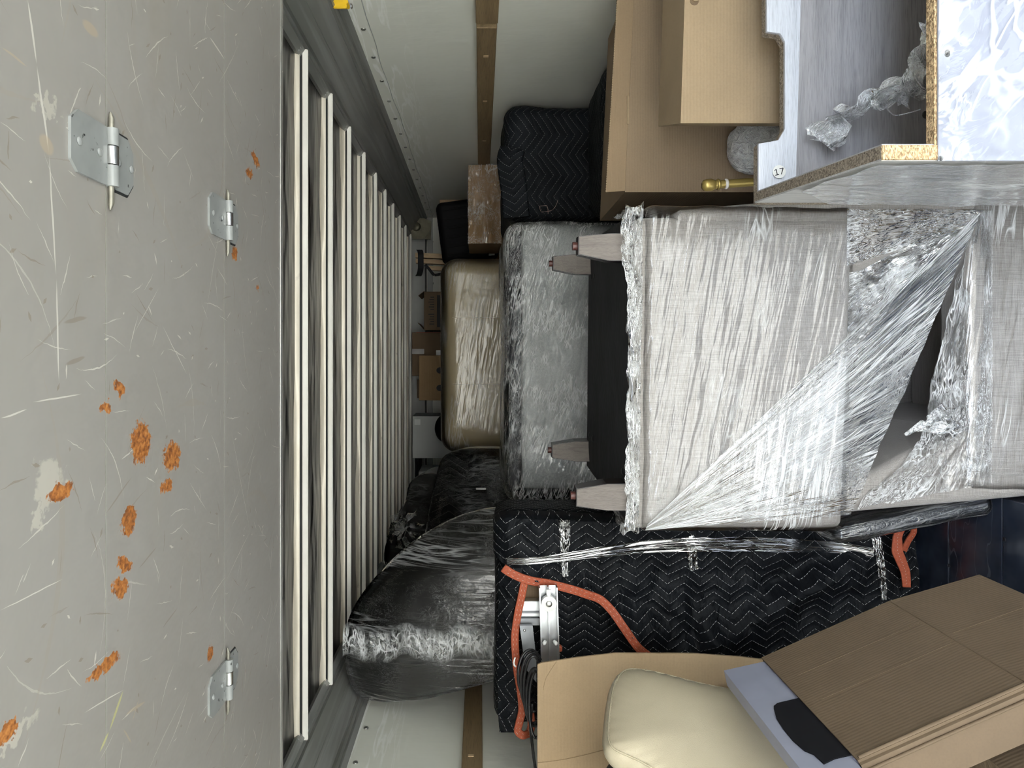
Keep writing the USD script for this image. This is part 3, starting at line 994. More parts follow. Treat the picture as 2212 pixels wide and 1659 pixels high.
def xform(R, tr):
    T = np.eye(4)
    T[:3, :3], T[:3, 3] = R, tr
    return T


AW, AD, AU, AT, AB = .77, .69, .14, .66, .955      # depth front to back, width, underside, arm top, back top


def armchair(label, T, upper):
    t = Thing('armchair', label, 'armchair', group=None, xf=T)
    r = .022
    for y0, y1 in ((0, .115), (AD - .115, AD)):
        t.add('arm', hull_pts([(x, y, z) for x, zz in ((.02 + r, (AU + r, AT - r)), (AW - r, (AU + r, AT - r - .004))) for z in zz for y in (y0 + r, y1 - r)], r), 'linen', smooth=40)
    # reclined back, thick at the seat and thin at its top
    bp = [(r, AU + .12), (.0 + r, AT - .02), (-.06 + r, AB - r), (-.012, AB - r), (.125, AT + .02), (.17, AU + .12)]
    t.add('backrest', hull_pts([(x, y, z) for x, z in bp for y in (r + .004, AD - r - .004)], r), 'linen', smooth=40)
    t.add('seat_base', hull_pts([(x, y, z) for x in (.04, AW - .035) for y in (.08, AD - .08) for z in (AU + r, .33)], r), 'linen', smooth=40)
    t.add('seat_cushion', soft_box((.14, .118, .335), (AW - .012, AD - .118, .465), .045, .05, disp=wob(.006, 6, 3)), 'linen')
    # dust cover: black cloth with a few folds and snap buttons under the seat
    us, vs = np.linspace(.012, AW - .012, 40), np.linspace(.012, AD - .012, 36)
    sag = lambda U, V: AU - .003 - .010 * fbm(np.stack([U * 6, V * 9, U * 0], -1), 3, 5) * np.clip(np.minimum(np.minimum(U, AW - U), np.minimum(V, AD - V)) / .06, 0, 1)
    cov = cat(grid(lambda U, V: np.stack([U, V, sag(U, V)], -1), us, vs, flip=True), grid(lambda U, V: np.stack([U, V, U * 0 + AU + .002], -1), us[[0, -1]], vs[[0, -1]]))
    dc = t.add('dust_cover', cov, 'black_cloth')
    for x in (.09, AW - .17):
        for dx in (0, .0):
            for y in (.06, AD - .16, AD - .10):
                t.add('snap_button', dome_cap((x + .04, y, AU - .007), (0, 0, -1), .010, .005, 16), 'black_plastic', parent=dc)
    # legs: tapered, each with a glide; outer face oak, inner faces dark
    for (x0, x1, xt0, xt1) in ((.055, .122, .062, .106), (AW - .108, AW - .040, AW - .094, AW - .050)):
        for y0, far in ((.022, 0), (AD - .088, 1)):
            y1 = y0 + .062
            yt = (y0 + .004, y1 - .014) if not far else (y0 + .014, y1 - .004)
            low = [(x, y, .012) for x in (xt0, xt1) for y in yt]
            top = [(x, y, AU) for x in (x0, x1) for y in (y0, y1)]
            mid = [(x0 + .001, y, .085) for y in (y0 + .001, y1 - .003)] + [(x1 - .001, y, .085) for y in (y0 + .001, y1 - .003)]
            ctr = np.mean(top, 0)
            body = trimesh.convex.convex_hull(np.array(low + mid + top))
            lg = t.add('leg', body, 'leg_dark', smooth=False)
            # oak facing on the outward side, slightly proud
            yo = y0 - .0012
            t.add('leg_face', trimesh.convex.convex_hull(np.array([(xt0 + .002, yt[0] - .001, .014), (xt1 - .002, yt[0] - .001, .014), (x0 + .002, yo + .001, .086), (x1 - .002, yo + .001, .086), (x0 + .002, yo, AU - .001), (x1 - .002, yo, AU - .001), (xt0 + .002, yt[0] + .006, .014), (xt1 - .002, yt[0] + .006, .014), (x0 + .002, y0 + .01, AU - .001), (x1 - .002, y0 + .01, AU - .001)])), 'leg_oak', parent=lg, smooth=False, label='grey oak face of the leg')
            t.add('glide', disc(((xt0 + xt1) / 2, (yt[0] + yt[1]) / 2, .0005), (0, 0, 1), .010, .014, 16), 'brown_rubber', parent=lg)
    # film drawn round the arms and seat
    def fdisp(p, d):
        n = fbm(p * [5, 5, 22], 3, 4 + upper) - .5
        return d * (.003 + .006 * n)[..., None]
    t.add('film_wrap', soft_box((-.006, -.006, AU + .02), (AW + .006, AD + .006, AT + .008), .03, .02, disp=fdisp, skip=((2, 0), (2, 1))), 'film_chair')
    # bunched rim of film standing past the underside
    ang = np.linspace(0, 1, 160)

    def rim(U, V):
        # U runs along the near lower edge and round both corners, V across the rim
        x = np.interp(U, [0, .12, .88, 1], [-.008, -.008, AW + .008, AW + .008])
        y = np.interp(U, [0, .12, .88, 1], [.20, -.008, -.008, .20])
        cr = fbm(np.stack([U * 30, V * 5, U * 0 + 2], -1), 3, 8) - .5
        z = AU + .018 - V * (.030 + .022 * cr) - .02 * V * np.exp(-((U - .2) / .08) ** 2)
        inn = np.sin(V * 3.2 + cr * 4) * .006
        return np.stack([x + inn * np.where(U < .12, 1, np.where(U > .88, -1, 0)), y + inn - .003 + .012 * V * V, z], -1)
    t.add('film_rim', grid(rim, ang, np.linspace(0, 1, 14), lambda U, V: np.stack([U * 1.1, V * .06], -1)), 'film_rim')
    return t


YAW = -3.4
Ru = yaw(YAW) @ rot_y180()
Tu = xform(Ru, np.array([.349, 1.672, 1.606]))
t = armchair('oatmeal linen armchair upside down on top of another, legs in the air', Tu, 1)
Ti = np.linalg.inv(Tu)


def loc(px, py, d):
    return (Ti @ np.append(P(px, py, d), 1))[:3]


def loc_plane(px, py, yl):
    """the point of the chair's local plane y = yl seen at a pixel"""
    o, q = (Ti @ np.array([0, 0, CAMZ, 1.0]))[:3], loc(px, py, 1.7)
    k = (yl - o[1]) / (q[1] - o[1])
    return o + (q - o) * k


def lin(*pts):
    def f(s):
        a = np.array(pts, float)
        k = np.linspace(0, 1, len(a))
        return np.stack([np.interp(s, k, a[:, i]) for i in range(a.shape[1])], -1)
    return f


# a second layer of film fans from the lower front corner across the arm and on over the gap to the top of the back
C0 = loc_plane(1384, 1146, -.012)
far = [loc_plane(px, py, yl) for px, py, yl in ((2119, 453, -.004), (2075, 560, .0), (2018, 690, .004), (1960, 830, .004), (1900, 960, .0), (1862, 1060, -.006), (1836, 1112, -.012))]
fe = lin(*far)


def fan(U, V):
    e = fe(V)
    p = C0 + (e - C0) * U[..., None]
    n = fbm(np.stack([U * 3, V * 40, U * 0], -1), 3, 2) - .5
    p[..., 1] += -.002 + .008 * n * np.clip(U * 3, 0, 1)
    return p


t.add('film_fan', grid(fan, np.linspace(.02, 1, 40), np.linspace(0, 1, 90), lambda U, V: np.stack([U * .9, V * .62], -1)), 'film_fan', label='stretched fan of film across arm and gap')
# crumpled film filling the upper part of the gap
A4 = [loc_plane(1832, 560, .01), loc_plane(2092, 488, .01), loc_plane(2110, 470, .02), loc_plane(1832, 760, .02)]


def crum(U, V):
    a, b, c, d = A4
    p = (a * (1 - U[..., None]) + b * U[..., None]) * (1 - V[..., None]) + (d * (1 - U[..., None]) + c * U[..., None]) * V[..., None]
    n = fbm(np.stack([U * 9, V * 8, U * 0 + 4], -1), 4, 6) - .5
    p[..., 1] += .03 + .05 * n
    return p


t.add('film_crumple', grid(crum, np.linspace(0, 1, 40), np.linspace(0, 1, 30), lambda U, V: np.stack([U * .3, V * .2], -1)), 'film_rim')
# film over the back's side
B4 = [loc_plane(1828, 452, -.004), loc_plane(2124, 452, -.002), loc_plane(2092, 492, -.002), loc_plane(1828, 575, -.004)]


def bside(U, V):
    a, b, c, d = B4
    p = (a * (1 - U[..., None]) + b * U[..., None]) * (1 - V[..., None]) + (d * (1 - U[..., None]) + c * U[..., None]) * V[..., None]
    p[..., 1] += .006 * (fbm(np.stack([U * 12, V * 6, U * 0], -1), 3, 9) - .5) - .004
    return p


t.add('film_patch', grid(bside, np.linspace(0, 1, 40), np.linspace(0, 1, 14), lambda U, V: np.stack([U * .33, V * .13], -1)), 'film_rim')
t.done()

Tl = xform(np.eye(3), np.array([-.31, 1.70, 0.0]))
Tl = xform(np.eye(3), np.array([-.318, 1.705, 0.0]))
Ti = np.linalg.inv(Tl)
t = armchair('oatmeal linen armchair standing upright beneath the upturned one, mostly hidden', Tl, 0)
# film of the lower chair: over the arm top and up to a ragged edge in the gap
E0 = lin(*[loc_plane(px, py, .0) for px, py in ((2140, 456), (2140, 700), (2140, 900), (2138, 1044))])
E1 = lin(*[loc_plane(px, py, yl) for px, py, yl in ((2100, 458, .0), (2078, 560, .02), (2040, 700, .03), (2010, 830, .03), (1985, 950, .02), (1935, 1010, .0), (1846, 1098, -.004))])


def lowfilm(U, V):
    p = E0(V) * (1 - U[..., None]) + E1(V) * U[..., None]
    n = fbm(np.stack([U * 10, V * 22, U * 0 + 7], -1), 4, 3) - .5
    p[..., 1] += -.006 + .022 * n * np.clip(U * 1.6, .1, 1)
    p[..., 0] += .015 * n * U
    return p


t.add('film_sheet', grid(lowfilm, np.linspace(0, 1, 36), np.linspace(0, 1, 80), lambda U, V: np.stack([V * .6, U * .2], -1)), 'film_rim')
# torn tuft of film
tf = []
for k in range(5):
    a, b = loc_plane(1955 + 9 * k, 940 - 6 * k, -.02 - .004 * k), loc_plane(2050 + 5 * k, 880 + 14 * k, -.01)
    path = smooth_path([a, (a + b) / 2 + [0.012 * math.sin(k * 2), -.015, .012 * math.cos(k)], b], 24)
    wn = np.stack([np.cos(np.linspace(0, 5 + k, 24)), .4 * np.sin(np.linspace(0, 7, 24)), np.sin(np.linspace(0, 5 + k, 24))], 1)
    tf.append(ribbon(path, wn, np.linspace(.008, .035, 24), .0006))
t.add('film_tuft', cat(*tf), 'film_tail', label='torn tuft of stretch film')
t.done()

# black padded thing in film, standing between the chairs and the blanket
t = Thing('black_cushion', 'black cushion in shiny film between lower armchair and the black quilted bundle', 'cushion')
def bc(p, d):
    q = (p - [-.37, 2.0, .75])
    n = fbm(p * [9, 9, 14], 3, 2) - .5
    sh = np.zeros_like(p)
    sh[..., 0] = (p[..., 2] - .75) * -.20
    return sh + d * (.012 * n)[..., None]
t.add('pad', soft_box((-.428, 1.76, .555), (-.385, 2.05, .945), .021, .03, disp=bc), 'tire_foam')
t.add('film_wrap', soft_box((-.433, 1.752, .552), (-.380, 2.056, .952), .025, .02, disp=bc), 'film_black')
t.done()

# ---------------------------------------------------------------- upended cabinet at the right
CN, CF = .987, 1.437                 # near and far faces
zt = CAMZ - .561
xn, xf_ = .272, .300
t = Thing('cabinet', 'grey wood-grain cabinet in stretch film with a white panel and round 17 sticker', 'cabinet')
# far board with two cut-outs in its top edge
X0, X1 = .312, 1.07
def fx(py):
    return (CY - py) * CF / FPX
def fz(px):
    return CAMZ - (px - CX) * CF / FPX
ztop, zn = fz(1637), fz(1694)
outl = Polygon([(X0, .02), (X1, .02), (X1, fz(1655)), (fx(70), fz(1655)), (fx(74), fz(1684)), (fx(92), zn), (fx(280), zn), (fx(304), fz(1680)), (fx(310), fz(1648)), (fx(312), ztop), (X0, ztop)]).buffer(.006).buffer(-.006)
t.add('back_board', prism(outl, (0, CF, 0), (1, 0, 0), (0, 0, 1), -.004), 'laminate_inner', smooth=False)
t.add('board_core', prism(outl, (0, CF + .0045, 0), (1, 0, 0), (0, 0, 1), -.018), 'chipboard_dark', smooth=False, label='raw chipboard core seen at the cut edge')
edge = outl.intersection(Polygon([(X0, fz(1716)), (X1, fz(1738)), (X1, 9), (X0, 9)]))  # top part of the back board, drawn in a paler tone
t.add('edge_strip', prism(edge, (0, CF - .0042, 0), (1, 0, 0), (0, 0, 1), -.004), 'board_pale', smooth=False, label='paler strip along the notched edge')
# left side board running towards the camera
so = np.array([[xn, CN, .02], [X0, CF + .004, .02]])
def sidept(s, z, off):
    p = so[0] + (so[1] - so[0]) * s
    return np.array([p[0] + off, p[1], z])
zs0, zs1 = CAMZ - .558, CAMZ - .561
t.add('side_board', hexa([sidept(s, z, o) for z in (.02, None) for s in (0, 1) for o in (0, .003) for z in ([z] if z is not None else [zs0 if s == 0 else zs1])]), 'laminate_side', smooth=False)
t.add('side_core', hexa([sidept(s, z, o) for zz in (0, 1) for s in (0, 1) for o in (.0032, .021) for z in ([.02] if zz == 0 else [(zs0 if s == 0 else zs1) + .0005])]), 'chipboard_dark', smooth=False)
t.add('side_inner', hexa([sidept(s, z, o) for zz in (0, 1) for s in (.0, .99) for o in (.0212, .0235) for z in ([.02] if zz == 0 else [(zs0 if s == 0 else zs1) - .0005])]), 'laminate_inner', smooth=False)
# the near end of the side board shows raw chipboard above the white front
zw = CAMZ - (2022 - CX) * CN / FPX
t.add('raw_end', box((xn + .001, CN - .0035, zw), (xn + .021, CN + .0, zs0)), 'chipboard', smooth=False)
t.add('front_core', box((xn + .0215, CN - .001, .02), (X1, CN + .017, zw + .003)), 'chipboard', smooth=False)
t.add('front_panel', box((xn - .001, CN - .005, .02), (X1, CN - .0012, zw), .0008), 'white_board', smooth=False)
t.add('base_board', box((xn + .03, CN + .02, .02), (X1 - .02, CF - .01, .04)), 'laminate_inner', smooth=False)
t.add('side_board', box((X1 - .018, CN + .018, .02), (X1, CF - .006, zs0 - .02), .001), 'laminate_side', smooth=False)
for px, py in ((2032, 342), (2046, 113), (2046, 118)):
    p = P(px, py, CN - .005)
    t.add('dowel_hole', disc(p, (0, -1, 0), .0035, .0008, 14), 'dark_gap', smooth=False)
p = P(2000, 248, CF - .005)
t.add('cam_lock', dome_cap(p, (0, -1, 0), .008, .003, 16), 'black_plastic')
# round number sticker
c = P(1683, 371, CF - .009)
st = t.add('sticker', disc(c, (0, -1, 0), .0132, .0006, 40), 'white_print', label='round white sticker printed 17')
tm = meshkit.text_mesh('17', .0125, .0005)
tm.apply_translation(-tm.bounds.mean(0))
a = math.radians(12)
ex = np.array([math.sin(a), 0, -math.cos(a)])
ey = np.array([math.cos(a), 0, math.sin(a)])
T = np.eye(4)
T[:3, 0], T[:3, 1], T[:3, 2], T[:3, 3] = ex, ey, (0, -1, 0), c + [0, -.0010, 0]
tm.apply_transform(T)
t.add('number', tm, 'black_print', parent=st, smooth=False)
# film over the white front, round the corner and along the side
def wf(U, V):
    n = fbm(np.stack([U * 14, V * 14, U * 0], -1), 4, 11) - .5
    return np.stack([U, CN - .010 + .010 * n, V], -1)
t.add('film_front', grid(wf, np.linspace(xn - .002, X1 - .03, 50), np.linspace(.05, zw + .002, 70)), 'film_white')
def sf(U, V):
    s = U
    n = fbm(np.stack([U * 6, V * 18, U * 0 + 3], -1), 4, 12) - .5
    base = so[0][None, None] + (so[1] - so[0])[None, None] * s[..., None]
    z = .05 + (np.interp(s, [0, .55, 1], [zs0 + .001, zs0 - .0, zs1 - .16]) - .05) * V
    return np.stack([base[..., 0] - .006 + .010 * n, base[..., 1], z], -1)
t.add('film_side', grid(sf, np.linspace(0, 1, 40), np.linspace(0, 1, 70), lambda U, V: np.stack([U * .45, V * 1.2], -1), flip=True), 'film_cabinet')
# veil of film hanging inside from the front edge
I0 = lin(P(2032, 0, CN + .03), P(2026, 180, CN + .03), P(2018, 320, CN + .02))
I1 = lin(P(1800, 0, CF - .06), P(1790, 200, CF - .07), P(1770, 395, CF - .09))
def veil(U, V):
    p = I0(V) * (1 - U[..., None]) + I1(V) * U[..., None]
    n = fbm(np.stack([U * 7, V * 7, U * 0], -1), 3, 14) - .5
    p[..., 1] += .02 * n
    return p
# twisted tail of film over the board
path = smooth_path([P(2018, 60, 1.15), P(1998, 130, 1.20), P(1985, 190, 1.24), P(1940, 200, 1.28), P(1880, 215, 1.33), P(1830, 250, 1.36), P(1790, 285, 1.385), P(1768, 305, 1.39)], 60)
k = np.linspace(0, 1, 60)
path += np.stack([.004 * np.sin(k * 40), -.004 + .005 * np.sin(k * 33), .004 * np.cos(k * 47)], 1)
tails = []
for j in range(4):
    ph = np.linspace(0, 6 + 3 * j, 60) + j
    wd = np.stack([np.cos(ph), .5 * np.sin(ph * 1.3), np.sin(ph)], 1)
    wid = np.interp(k, [0, .25, .5, .72, .88, 1], [.030, .045, .05, .022, .055, .06]) * (1 + .25 * np.sin(k * 50 + j * 2))
    tails.append(ribbon(path + .004 * np.stack([np.sin(k * 30 + j), np.cos(k * 21 + j), np.sin(k * 25 + 2 * j)], 1), wd, wid, .0005))
t.add('film_tail', cat(*tails), 'film_tail', label='twisted tail of loose stretch film')
wp = smooth_path([P(1905, 222, 1.33), P(1930, 248, 1.33), P(1955, 246, 1.31), P(1988, 236, 1.28)], 20)
t.add('film_thread', tube(wp, .0012, 6), 'film_tail')
t.done()

# ---------------------------------------------------------------- cartons at the right wall
DA = 2.0
def carton_front(xa, xb, ya, yb, z0, za, zb):
    """box whose top edge falls from za at xa to zb at xb"""
    return hexa([(xa, ya, z0), (xb, ya, z0), (xb, yb, z0), (xa, yb, z0), (xa, ya, za), (xb, ya, zb), (xb, yb, zb), (xa, yb, za)])


xa, xb = .463, 1.085
za, zb = CAMZ - (1350 - CX) * DA / FPX, CAMZ - (1372 - CX) * DA / FPX
t = Thing('carton', 'large brown carton with one top flap standing up, beside the right wall', 'box')
body = t.add('carton_body', carton_front(xa, xb, DA, DA + .42, 0, za, zb), 'kraft', smooth=False)
# standing flap with flutes showing along its cut edge
fa, fb = CAMZ - (1311 - CX) * DA / FPX, CAMZ - (1339 - CX) * DA / FPX
fl = hexa([(xa + .004, DA + .002, za), (xb, DA + .002, zb), (xb, DA + .0075, zb), (xa + .004, DA + .0075, za), (xa + .004, DA + .016, fa), (xb, DA + .016, fb), (xb, DA + .0215, fb), (xa + .004, DA + .0215, fa)])
fp = t.add('carton_flap', fl, 'kraft_side', smooth=False)
n = 90
pts = []
for k in range(n):
    s = (k + .5) / n
    x, z = xa + .004 + (xb - xa - .004) * s, fa + (fb - fa) * s
    pts.append(box((x - .0019, DA + .0155, z - .002), (x + .0019, DA + .0220, z + .0012)))
t.add('flute', join(pts), 'flute_core', parent=fp, kind='stuff', smooth=False)
t.add('flap_slot', box((.655, DA - .001, za - .012), (.735, DA + .004, za - .006)), 'kraft_tan', smooth=False)
t.done()

t = Thing('carton', 'smaller tan carton with a hand hole, in front of the large flapped carton', 'box')
DB = 1.60
x0, x1 = (CY - 266) * DB / FPX, 1.08
zt_ = CAMZ - (1476 - CX) * DB / FPX
xk = x0 + .058
t.add('carton_body', hexa([(x0, DB, 0), (x1, DB, 0), (x1, DB + .2, 0), (xk, DB + .2, 0), (x0, DB, zt_ + .006), (x1, DB, zt_ - .012), (x1, DB + .2, zt_ - .012), (xk, DB + .2, zt_ + .006)]), 'kraft_tan', smooth=False)
hc = P(1500, 2, DB)
t.add('hand_hole', prism(Point(0, 0).buffer(.010).union(Polygon([(0, -.010), (.1, -.010), (.1, .010), (0, .010)])), hc + [0, -.0006, 0], (1, 0, 0), (0, 0, 1), -.002), 'kraft_dark', smooth=False)
t.add('hand_flap', prism(Point(.002, 0).buffer(.0085).union(Polygon([(0, -.0085), (.1, -.0085), (.1, .0085), (0, .0085)])), hc + [.004, -.0030, -.003], (1, 0, 0), (0, 0, 1), -.003), 'kraft_tan', smooth=False)
t.done()

# pale fleece roll and gilt rod between the cartons and the cabinet
t = Thing('fleece_roll', 'rolled white fleece rug standing between the tan carton and the cabinet', 'rug')
def fdisp(p, d):
    return d * (.022 * (fbm(p * 22, 4, 3) - .5) + .03 * (fbm(p * 6, 2, 5) - .5))[..., None]
t.add('roll', soft_box((.49, 1.835, 0), (.63, 1.975, 1.165), .065, .025, disp=lambda p, d: fdisp(p, d) * (p[..., 2:3] > .04)), 'fleece')
t.done()
t = Thing('curtain_rod', 'gold metal rod with ringed finial standing against the brown carton', 'rod')
ra, rb = P(1516, 401, 1.62), P(1700, 388, 1.62)
rb = ra + (rb - ra) / (ra[2] - rb[2]) * (ra[2] - .004)
dr = (rb - ra) / np.linalg.norm(rb - ra)
t.add('rod', tube(np.stack([ra + dr * .012, rb]), .0098, 20), 'gold')
t.add('finial', tube(np.stack([ra + dr * s for s in (0, .004, .010, .022, .028, .030)]), np.array([.006, .0118, .0138, .0138, .0118, .0105]), 20), 'gold')
for s, rr in ((.034, .0128), (.052, .0118)):
    t.add('ring', tube(np.stack([ra + dr * (s + e) for e in (0, .002, .005, .007)]), np.array([rr * .9, rr, rr, rr * .9]), 20), 'gold' if s < .04 else 'clear_tape_label')
t.done()


# ---------------------------------------------------------------- wrapped furniture further in
# grey sofa on its end, in film
sx0, sx1, sz = -.566, .518, 1.735
def gd(p, d):
    return d * (.010 * (fbm(p * 5, 3, 21) - .5))[..., None]
t = Thing('grey_sofa', 'grey upholstered sofa on end in crinkled clear film behind the upturned armchair', 'sofa')
t.add('body', soft_box((sx0 + .05, 2.76, 0), (sx1, 3.25, sz - .068), .02, .05, disp=lambda p, d: gd(p, d) * (p[..., 2:3] > .05)), 'grey_fabric')
t.add('top_border', soft_box((sx0 + .03, 2.772, sz - .067), (sx1 - .005, 3.24, sz - .004), .025, .05), 'tire_foam', label='dark border along the upper edge')
t.add('side_border', soft_box((sx0, 2.80, 0), (sx0 + .055, 3.22, sz - .08), .02, .05), 'tire_foam', label='dark border along the edge')
def gf(p, d):
    n = fbm(p * [9, 9, 12], 3, 22) - .5
    m = fbm(p * 3, 2, 23) - .5
    return d * (.012 * n + .02 * m)[..., None]
t.add('film_wrap', soft_box((sx0 - .012, 2.735, .02), (sx1 + .012, 3.27, sz + .004), .07, .02, disp=gf, skip=((1, 1), (2, 0))), 'film_sofa')
t.done()

# beige leather sofa on its end
t = Thing('beige_sofa', 'beige leather sofa standing on end, wrapped in clear film, below the roof bows', 'sofa')
bx0, bx1, bz = -.545, .553, 2.046
def bd(p, d):
    g = 0
    for xs in ((CY - 686) * 4.0 / FPX, (CY - 830) * 4.0 / FPX):
        g = g - .004 * np.exp(-((p[..., 0] - xs) / .005) ** 2)
    return d * (.012 * (fbm(p * 4, 3, 31) - .5) + g)[..., None]
t.add('body', soft_box((bx0, 4.0, 0), (bx1, 4.62, bz), .09, .022, 6, disp=bd), 'beige_leather')
for xs in ((CY - 686) * 4.0 / FPX, (CY - 830) * 4.0 / FPX):
    zz = np.linspace(1.2, bz - .06, 30)
    t.add('seam', tube(np.stack([np.full(30, xs), np.full(30, 4.003) - .006 + .0 * zz, zz], 1), .0022, 6), 'cream_thread')
def bfd(p, d):
    return bd(p, d) + d * (.004 + .010 * (fbm(p * [8, 8, 3], 3, 32) - .5))[..., None]
t.add('film_wrap', soft_box((bx0 - .006, 3.992, .02), (bx1 + .006, 4.628, bz + .006), .095, .03, 6, disp=bfd, skip=((1, 1), (2, 0))), 'film_beige')
t.done()

# quilted bundles at the right wall
t = Thing('blanket_bundle', 'furniture under black zigzag-quilted blanket against right wall, beside the batten', 'moving blanket')
def qd(p, d):
    return d * ((.035 * (fbm(p * 3.0, 3, 41) - .5) + .014 * (fbm(p * 11, 3, 42) - .5)) * (p[..., 2] > .06))[..., None]
t.add('blanket', soft_box((.575, 3.0, 0), (1.062, 3.62, 1.722), .05, .025, disp=qd), 'quilt_far')
fold = [P(1082, 322, 2.98), P(1076, 345, 2.97), P(1080, 380, 2.97), P(1087, 430, 2.97), P(1090, 470, 2.97)]
fp = smooth_path(fold, 40)
t.add('blanket_fold', ribbon(fp + [0, .0, -.05], (0, .25, 1), .11, .02), 'quilt_far')
kk = np.linspace(0, 1, 40)
lp = smooth_path([P(1205, 432, 2.955), P(1190, 455, 2.95), P(1170, 458, 2.95), P(1165, 446, 2.955), P(1180, 444, 2.95), P(1184, 462, 2.955)], 50)
t.add('loose_thread', tube(lp, .0008, 5), 'thread')
t.done()
t = Thing('blanket_bundle', 'low heap of black quilted blanket wedged behind the large flapped carton', 'moving blanket')
t.add('blanket', soft_box((.545, 2.50, 0), (1.08, 2.92, 1.40), .09, .03, disp=qd), 'quilt_far')
t.done()

# carton in film on top of a plain carton
t = Thing('carton', 'tall plain brown carton under the film-wrapped carton, back right', 'box')
t.add('carton_body', box((.62, 4.02, 0), (1.085, 4.44, 1.708), .003), 'kraft_dark', smooth=False)
t.done()
t = Thing('carton', 'narrow brown carton in shiny clear film standing at the right wall', 'box')
lo, hi = P(1079, 526, 4.0), P(1011, 356, 4.0)
t.add('carton_body', box((.637, 4.0, 1.7085), (1.080, 4.40, 1.897), .003), 'kraft_far', smooth=False)
def cf(U, V):
    n = fbm(np.stack([U * 9, V * 14, U * 0], -1), 4, 51) - .5
    tw = np.exp(-((U - .72) / .12) ** 2)
    return np.stack([U, 3.990 - .018 * np.abs(n) - .012 * tw * np.cos((V - 1.80) * 40), V], -1)
t.add('film_wrap', grid(cf, np.linspace(.634, 1.083, 60), np.linspace(1.709, 1.900, 30)), 'film_box')
t.done()

# suitcase leaning behind
t = Thing('suitcase', 'black suitcase with a white tag leaning in the back right corner', 'suitcase')
R = np.eye(4)
R[:3, :3] = np.array([[math.cos(-.13), 0, math.sin(-.13)], [0, 1, 0], [-math.sin(-.13), 0, math.cos(-.13)]])
R[:3, 3] = (.86, 4.62, 1.715)
t.xf = R
t.add('shell', soft_box((-.205, 0, .02), (.195, .24, .385), .04, .05), 'black_shell')
t.add('zip_band', soft_box((-.21, .10, .015), (.20, .125, .39), .042, .06), 'black_plastic')
for x in (-.15, .14):
    for y in (.04, .20):
        t.add('wheel', disc((x - .012, y, .0), (1, 0, 0), .020, .024, 18), 'black_rubber')
for k in range(6):
    t.add('rib', box((-.17 + .06 * k, -.004, .06), (-.155 + .06 * k, .004, .35), .002), 'black_shell', smooth=False)
t.add('latch', box((-.16, -.006, .13), (-.13, .003, .19), .003), 'steel', smooth=False)
t.add('luggage_tag', box((-.198, -.012, .045), (-.135, -.008, .085), .002), 'white_print', smooth=False, label='white paper tag')
t.done()
t = Thing('carton', 'large tan carton supporting the suitcase at the back right', 'box')
t.add('carton_body', box((.60, 4.47, 0), (1.085, 4.93, 1.640), .003), 'kraft_far', smooth=False)
t.done()

# bundle of bed slats
t = Thing('carton', 'broad carton hidden beneath the boxes along the far wall', 'box')
t.add('carton_body', box((-1.12, 4.99, 0), (1.08, 5.56, 1.93), .003), 'kraft_far', smooth=False)
t.done()
for k, (pya, pyb, pxa, pxb, d, lb) in enumerate(((551, 561, 897, 1004, 5.02, 'pale timber strip, uppermost in the picture of the three by the suitcase'), (564, 573, 898, 1000, 5.04, 'pale timber strip in the middle of the three by the suitcase'), (579, 588, 926, 1000, 5.06, 'shorter pale timber strip, nearest the beige sofa'))):
    a = P(pxa, (pya + pyb) / 2, d)
    t = Thing('timber', lb, 'timber', group='timber strips at the far wall')
    x = a[0]
    w = (pyb - pya) * d / FPX / 2
    t.add('strip', hexa([(x - w + .02 - .02, d, 1.9305), (x + w, d, 1.9305), (x + w, d + .06, 1.9305), (x - w, d + .06, 1.9305), (x - w + .018 * 1, d, a[2]), (x + w + .018, d, a[2]), (x + w + .018, d + .06, a[2]), (x - w + .018, d + .06, a[2])]), 'slat_wood', smooth=False)
    t.done()
a = P(905, 540, 5.1)
t = Thing('timber', 'wooden board end sticking up behind the black suitcase', 'timber', group=None)
a = P(950, 428, 5.0)
t.add('strip', box((a[0] - .04, 4.98, 1.9305), (min(a[0] + .035, XR - .003), 5.05, a[2]), .003), 'slat_wood', smooth=False)
t.done()
t = Thing('strap', 'black webbing strap with two ends around the timber strips', 'strap')
c = P(907, 567, 5.0)
t.add('webbing', cat(ribbon(smooth_path([P(905, 540, 5.10), P(909, 552, 5.00), P(909, 575, 5.00), P(904, 596, 5.10)], 20), (0, 0, 1), .040, .003)), 'black_cloth')
t.add('strap_tail', ribbon(smooth_path([P(918, 572, 5.06), P(926, 580, 5.06), P(940, 594, 5.06), P(954, 592, 5.06), P(966, 612, 5.06)], 30), (.3, 0, 1), .020, .004), 'black_cloth')
t.done()

# cartons along the far wall
t = Thing('carton', 'dark brown open-topped carton with a printed panel, back centre', 'box')
d = 5.0
a, b = P(916, 630, d), P(975, 713, d)
t.add('carton_body', box((b[0], d, 1.9305), (a[0], d + .3, a[2]), .002), 'kraft_dark', smooth=False)
t.add('printed_band', box((b[0] + .02, d - .0012, P(951, 0, d)[2]), (a[0] - .025, d, P(944, 0, d)[2])), 'black_print', smooth=False)
pr = []
for k, py in enumerate(np.linspace(642, 700, 12)):
    if k == 6:
        continue
    q = P(938, py, d)
    pr.append(box((q[0] - .003, d - .001, q[2]), (q[0] + .003, d, q[2] + .045 * (.6 + .4 * ((k * 7) % 5) / 5))))
t.add('print_lines', join(pr), 'black_print', smooth=False, kind='stuff')
t.add('open_flap', hexa([(a[0], d, a[2]), (a[0], d + .3, a[2]), (a[0] + .004, d + .3, a[2]), (a[0] + .004, d, a[2]), (a[0] - .03, d, a[2] + .04), (a[0] - .03, d + .3, a[2] + .04), (a[0] - .026, d + .3, a[2] + .04), (a[0] - .026, d, a[2] + .04)]), 'kraft_dark', smooth=False)
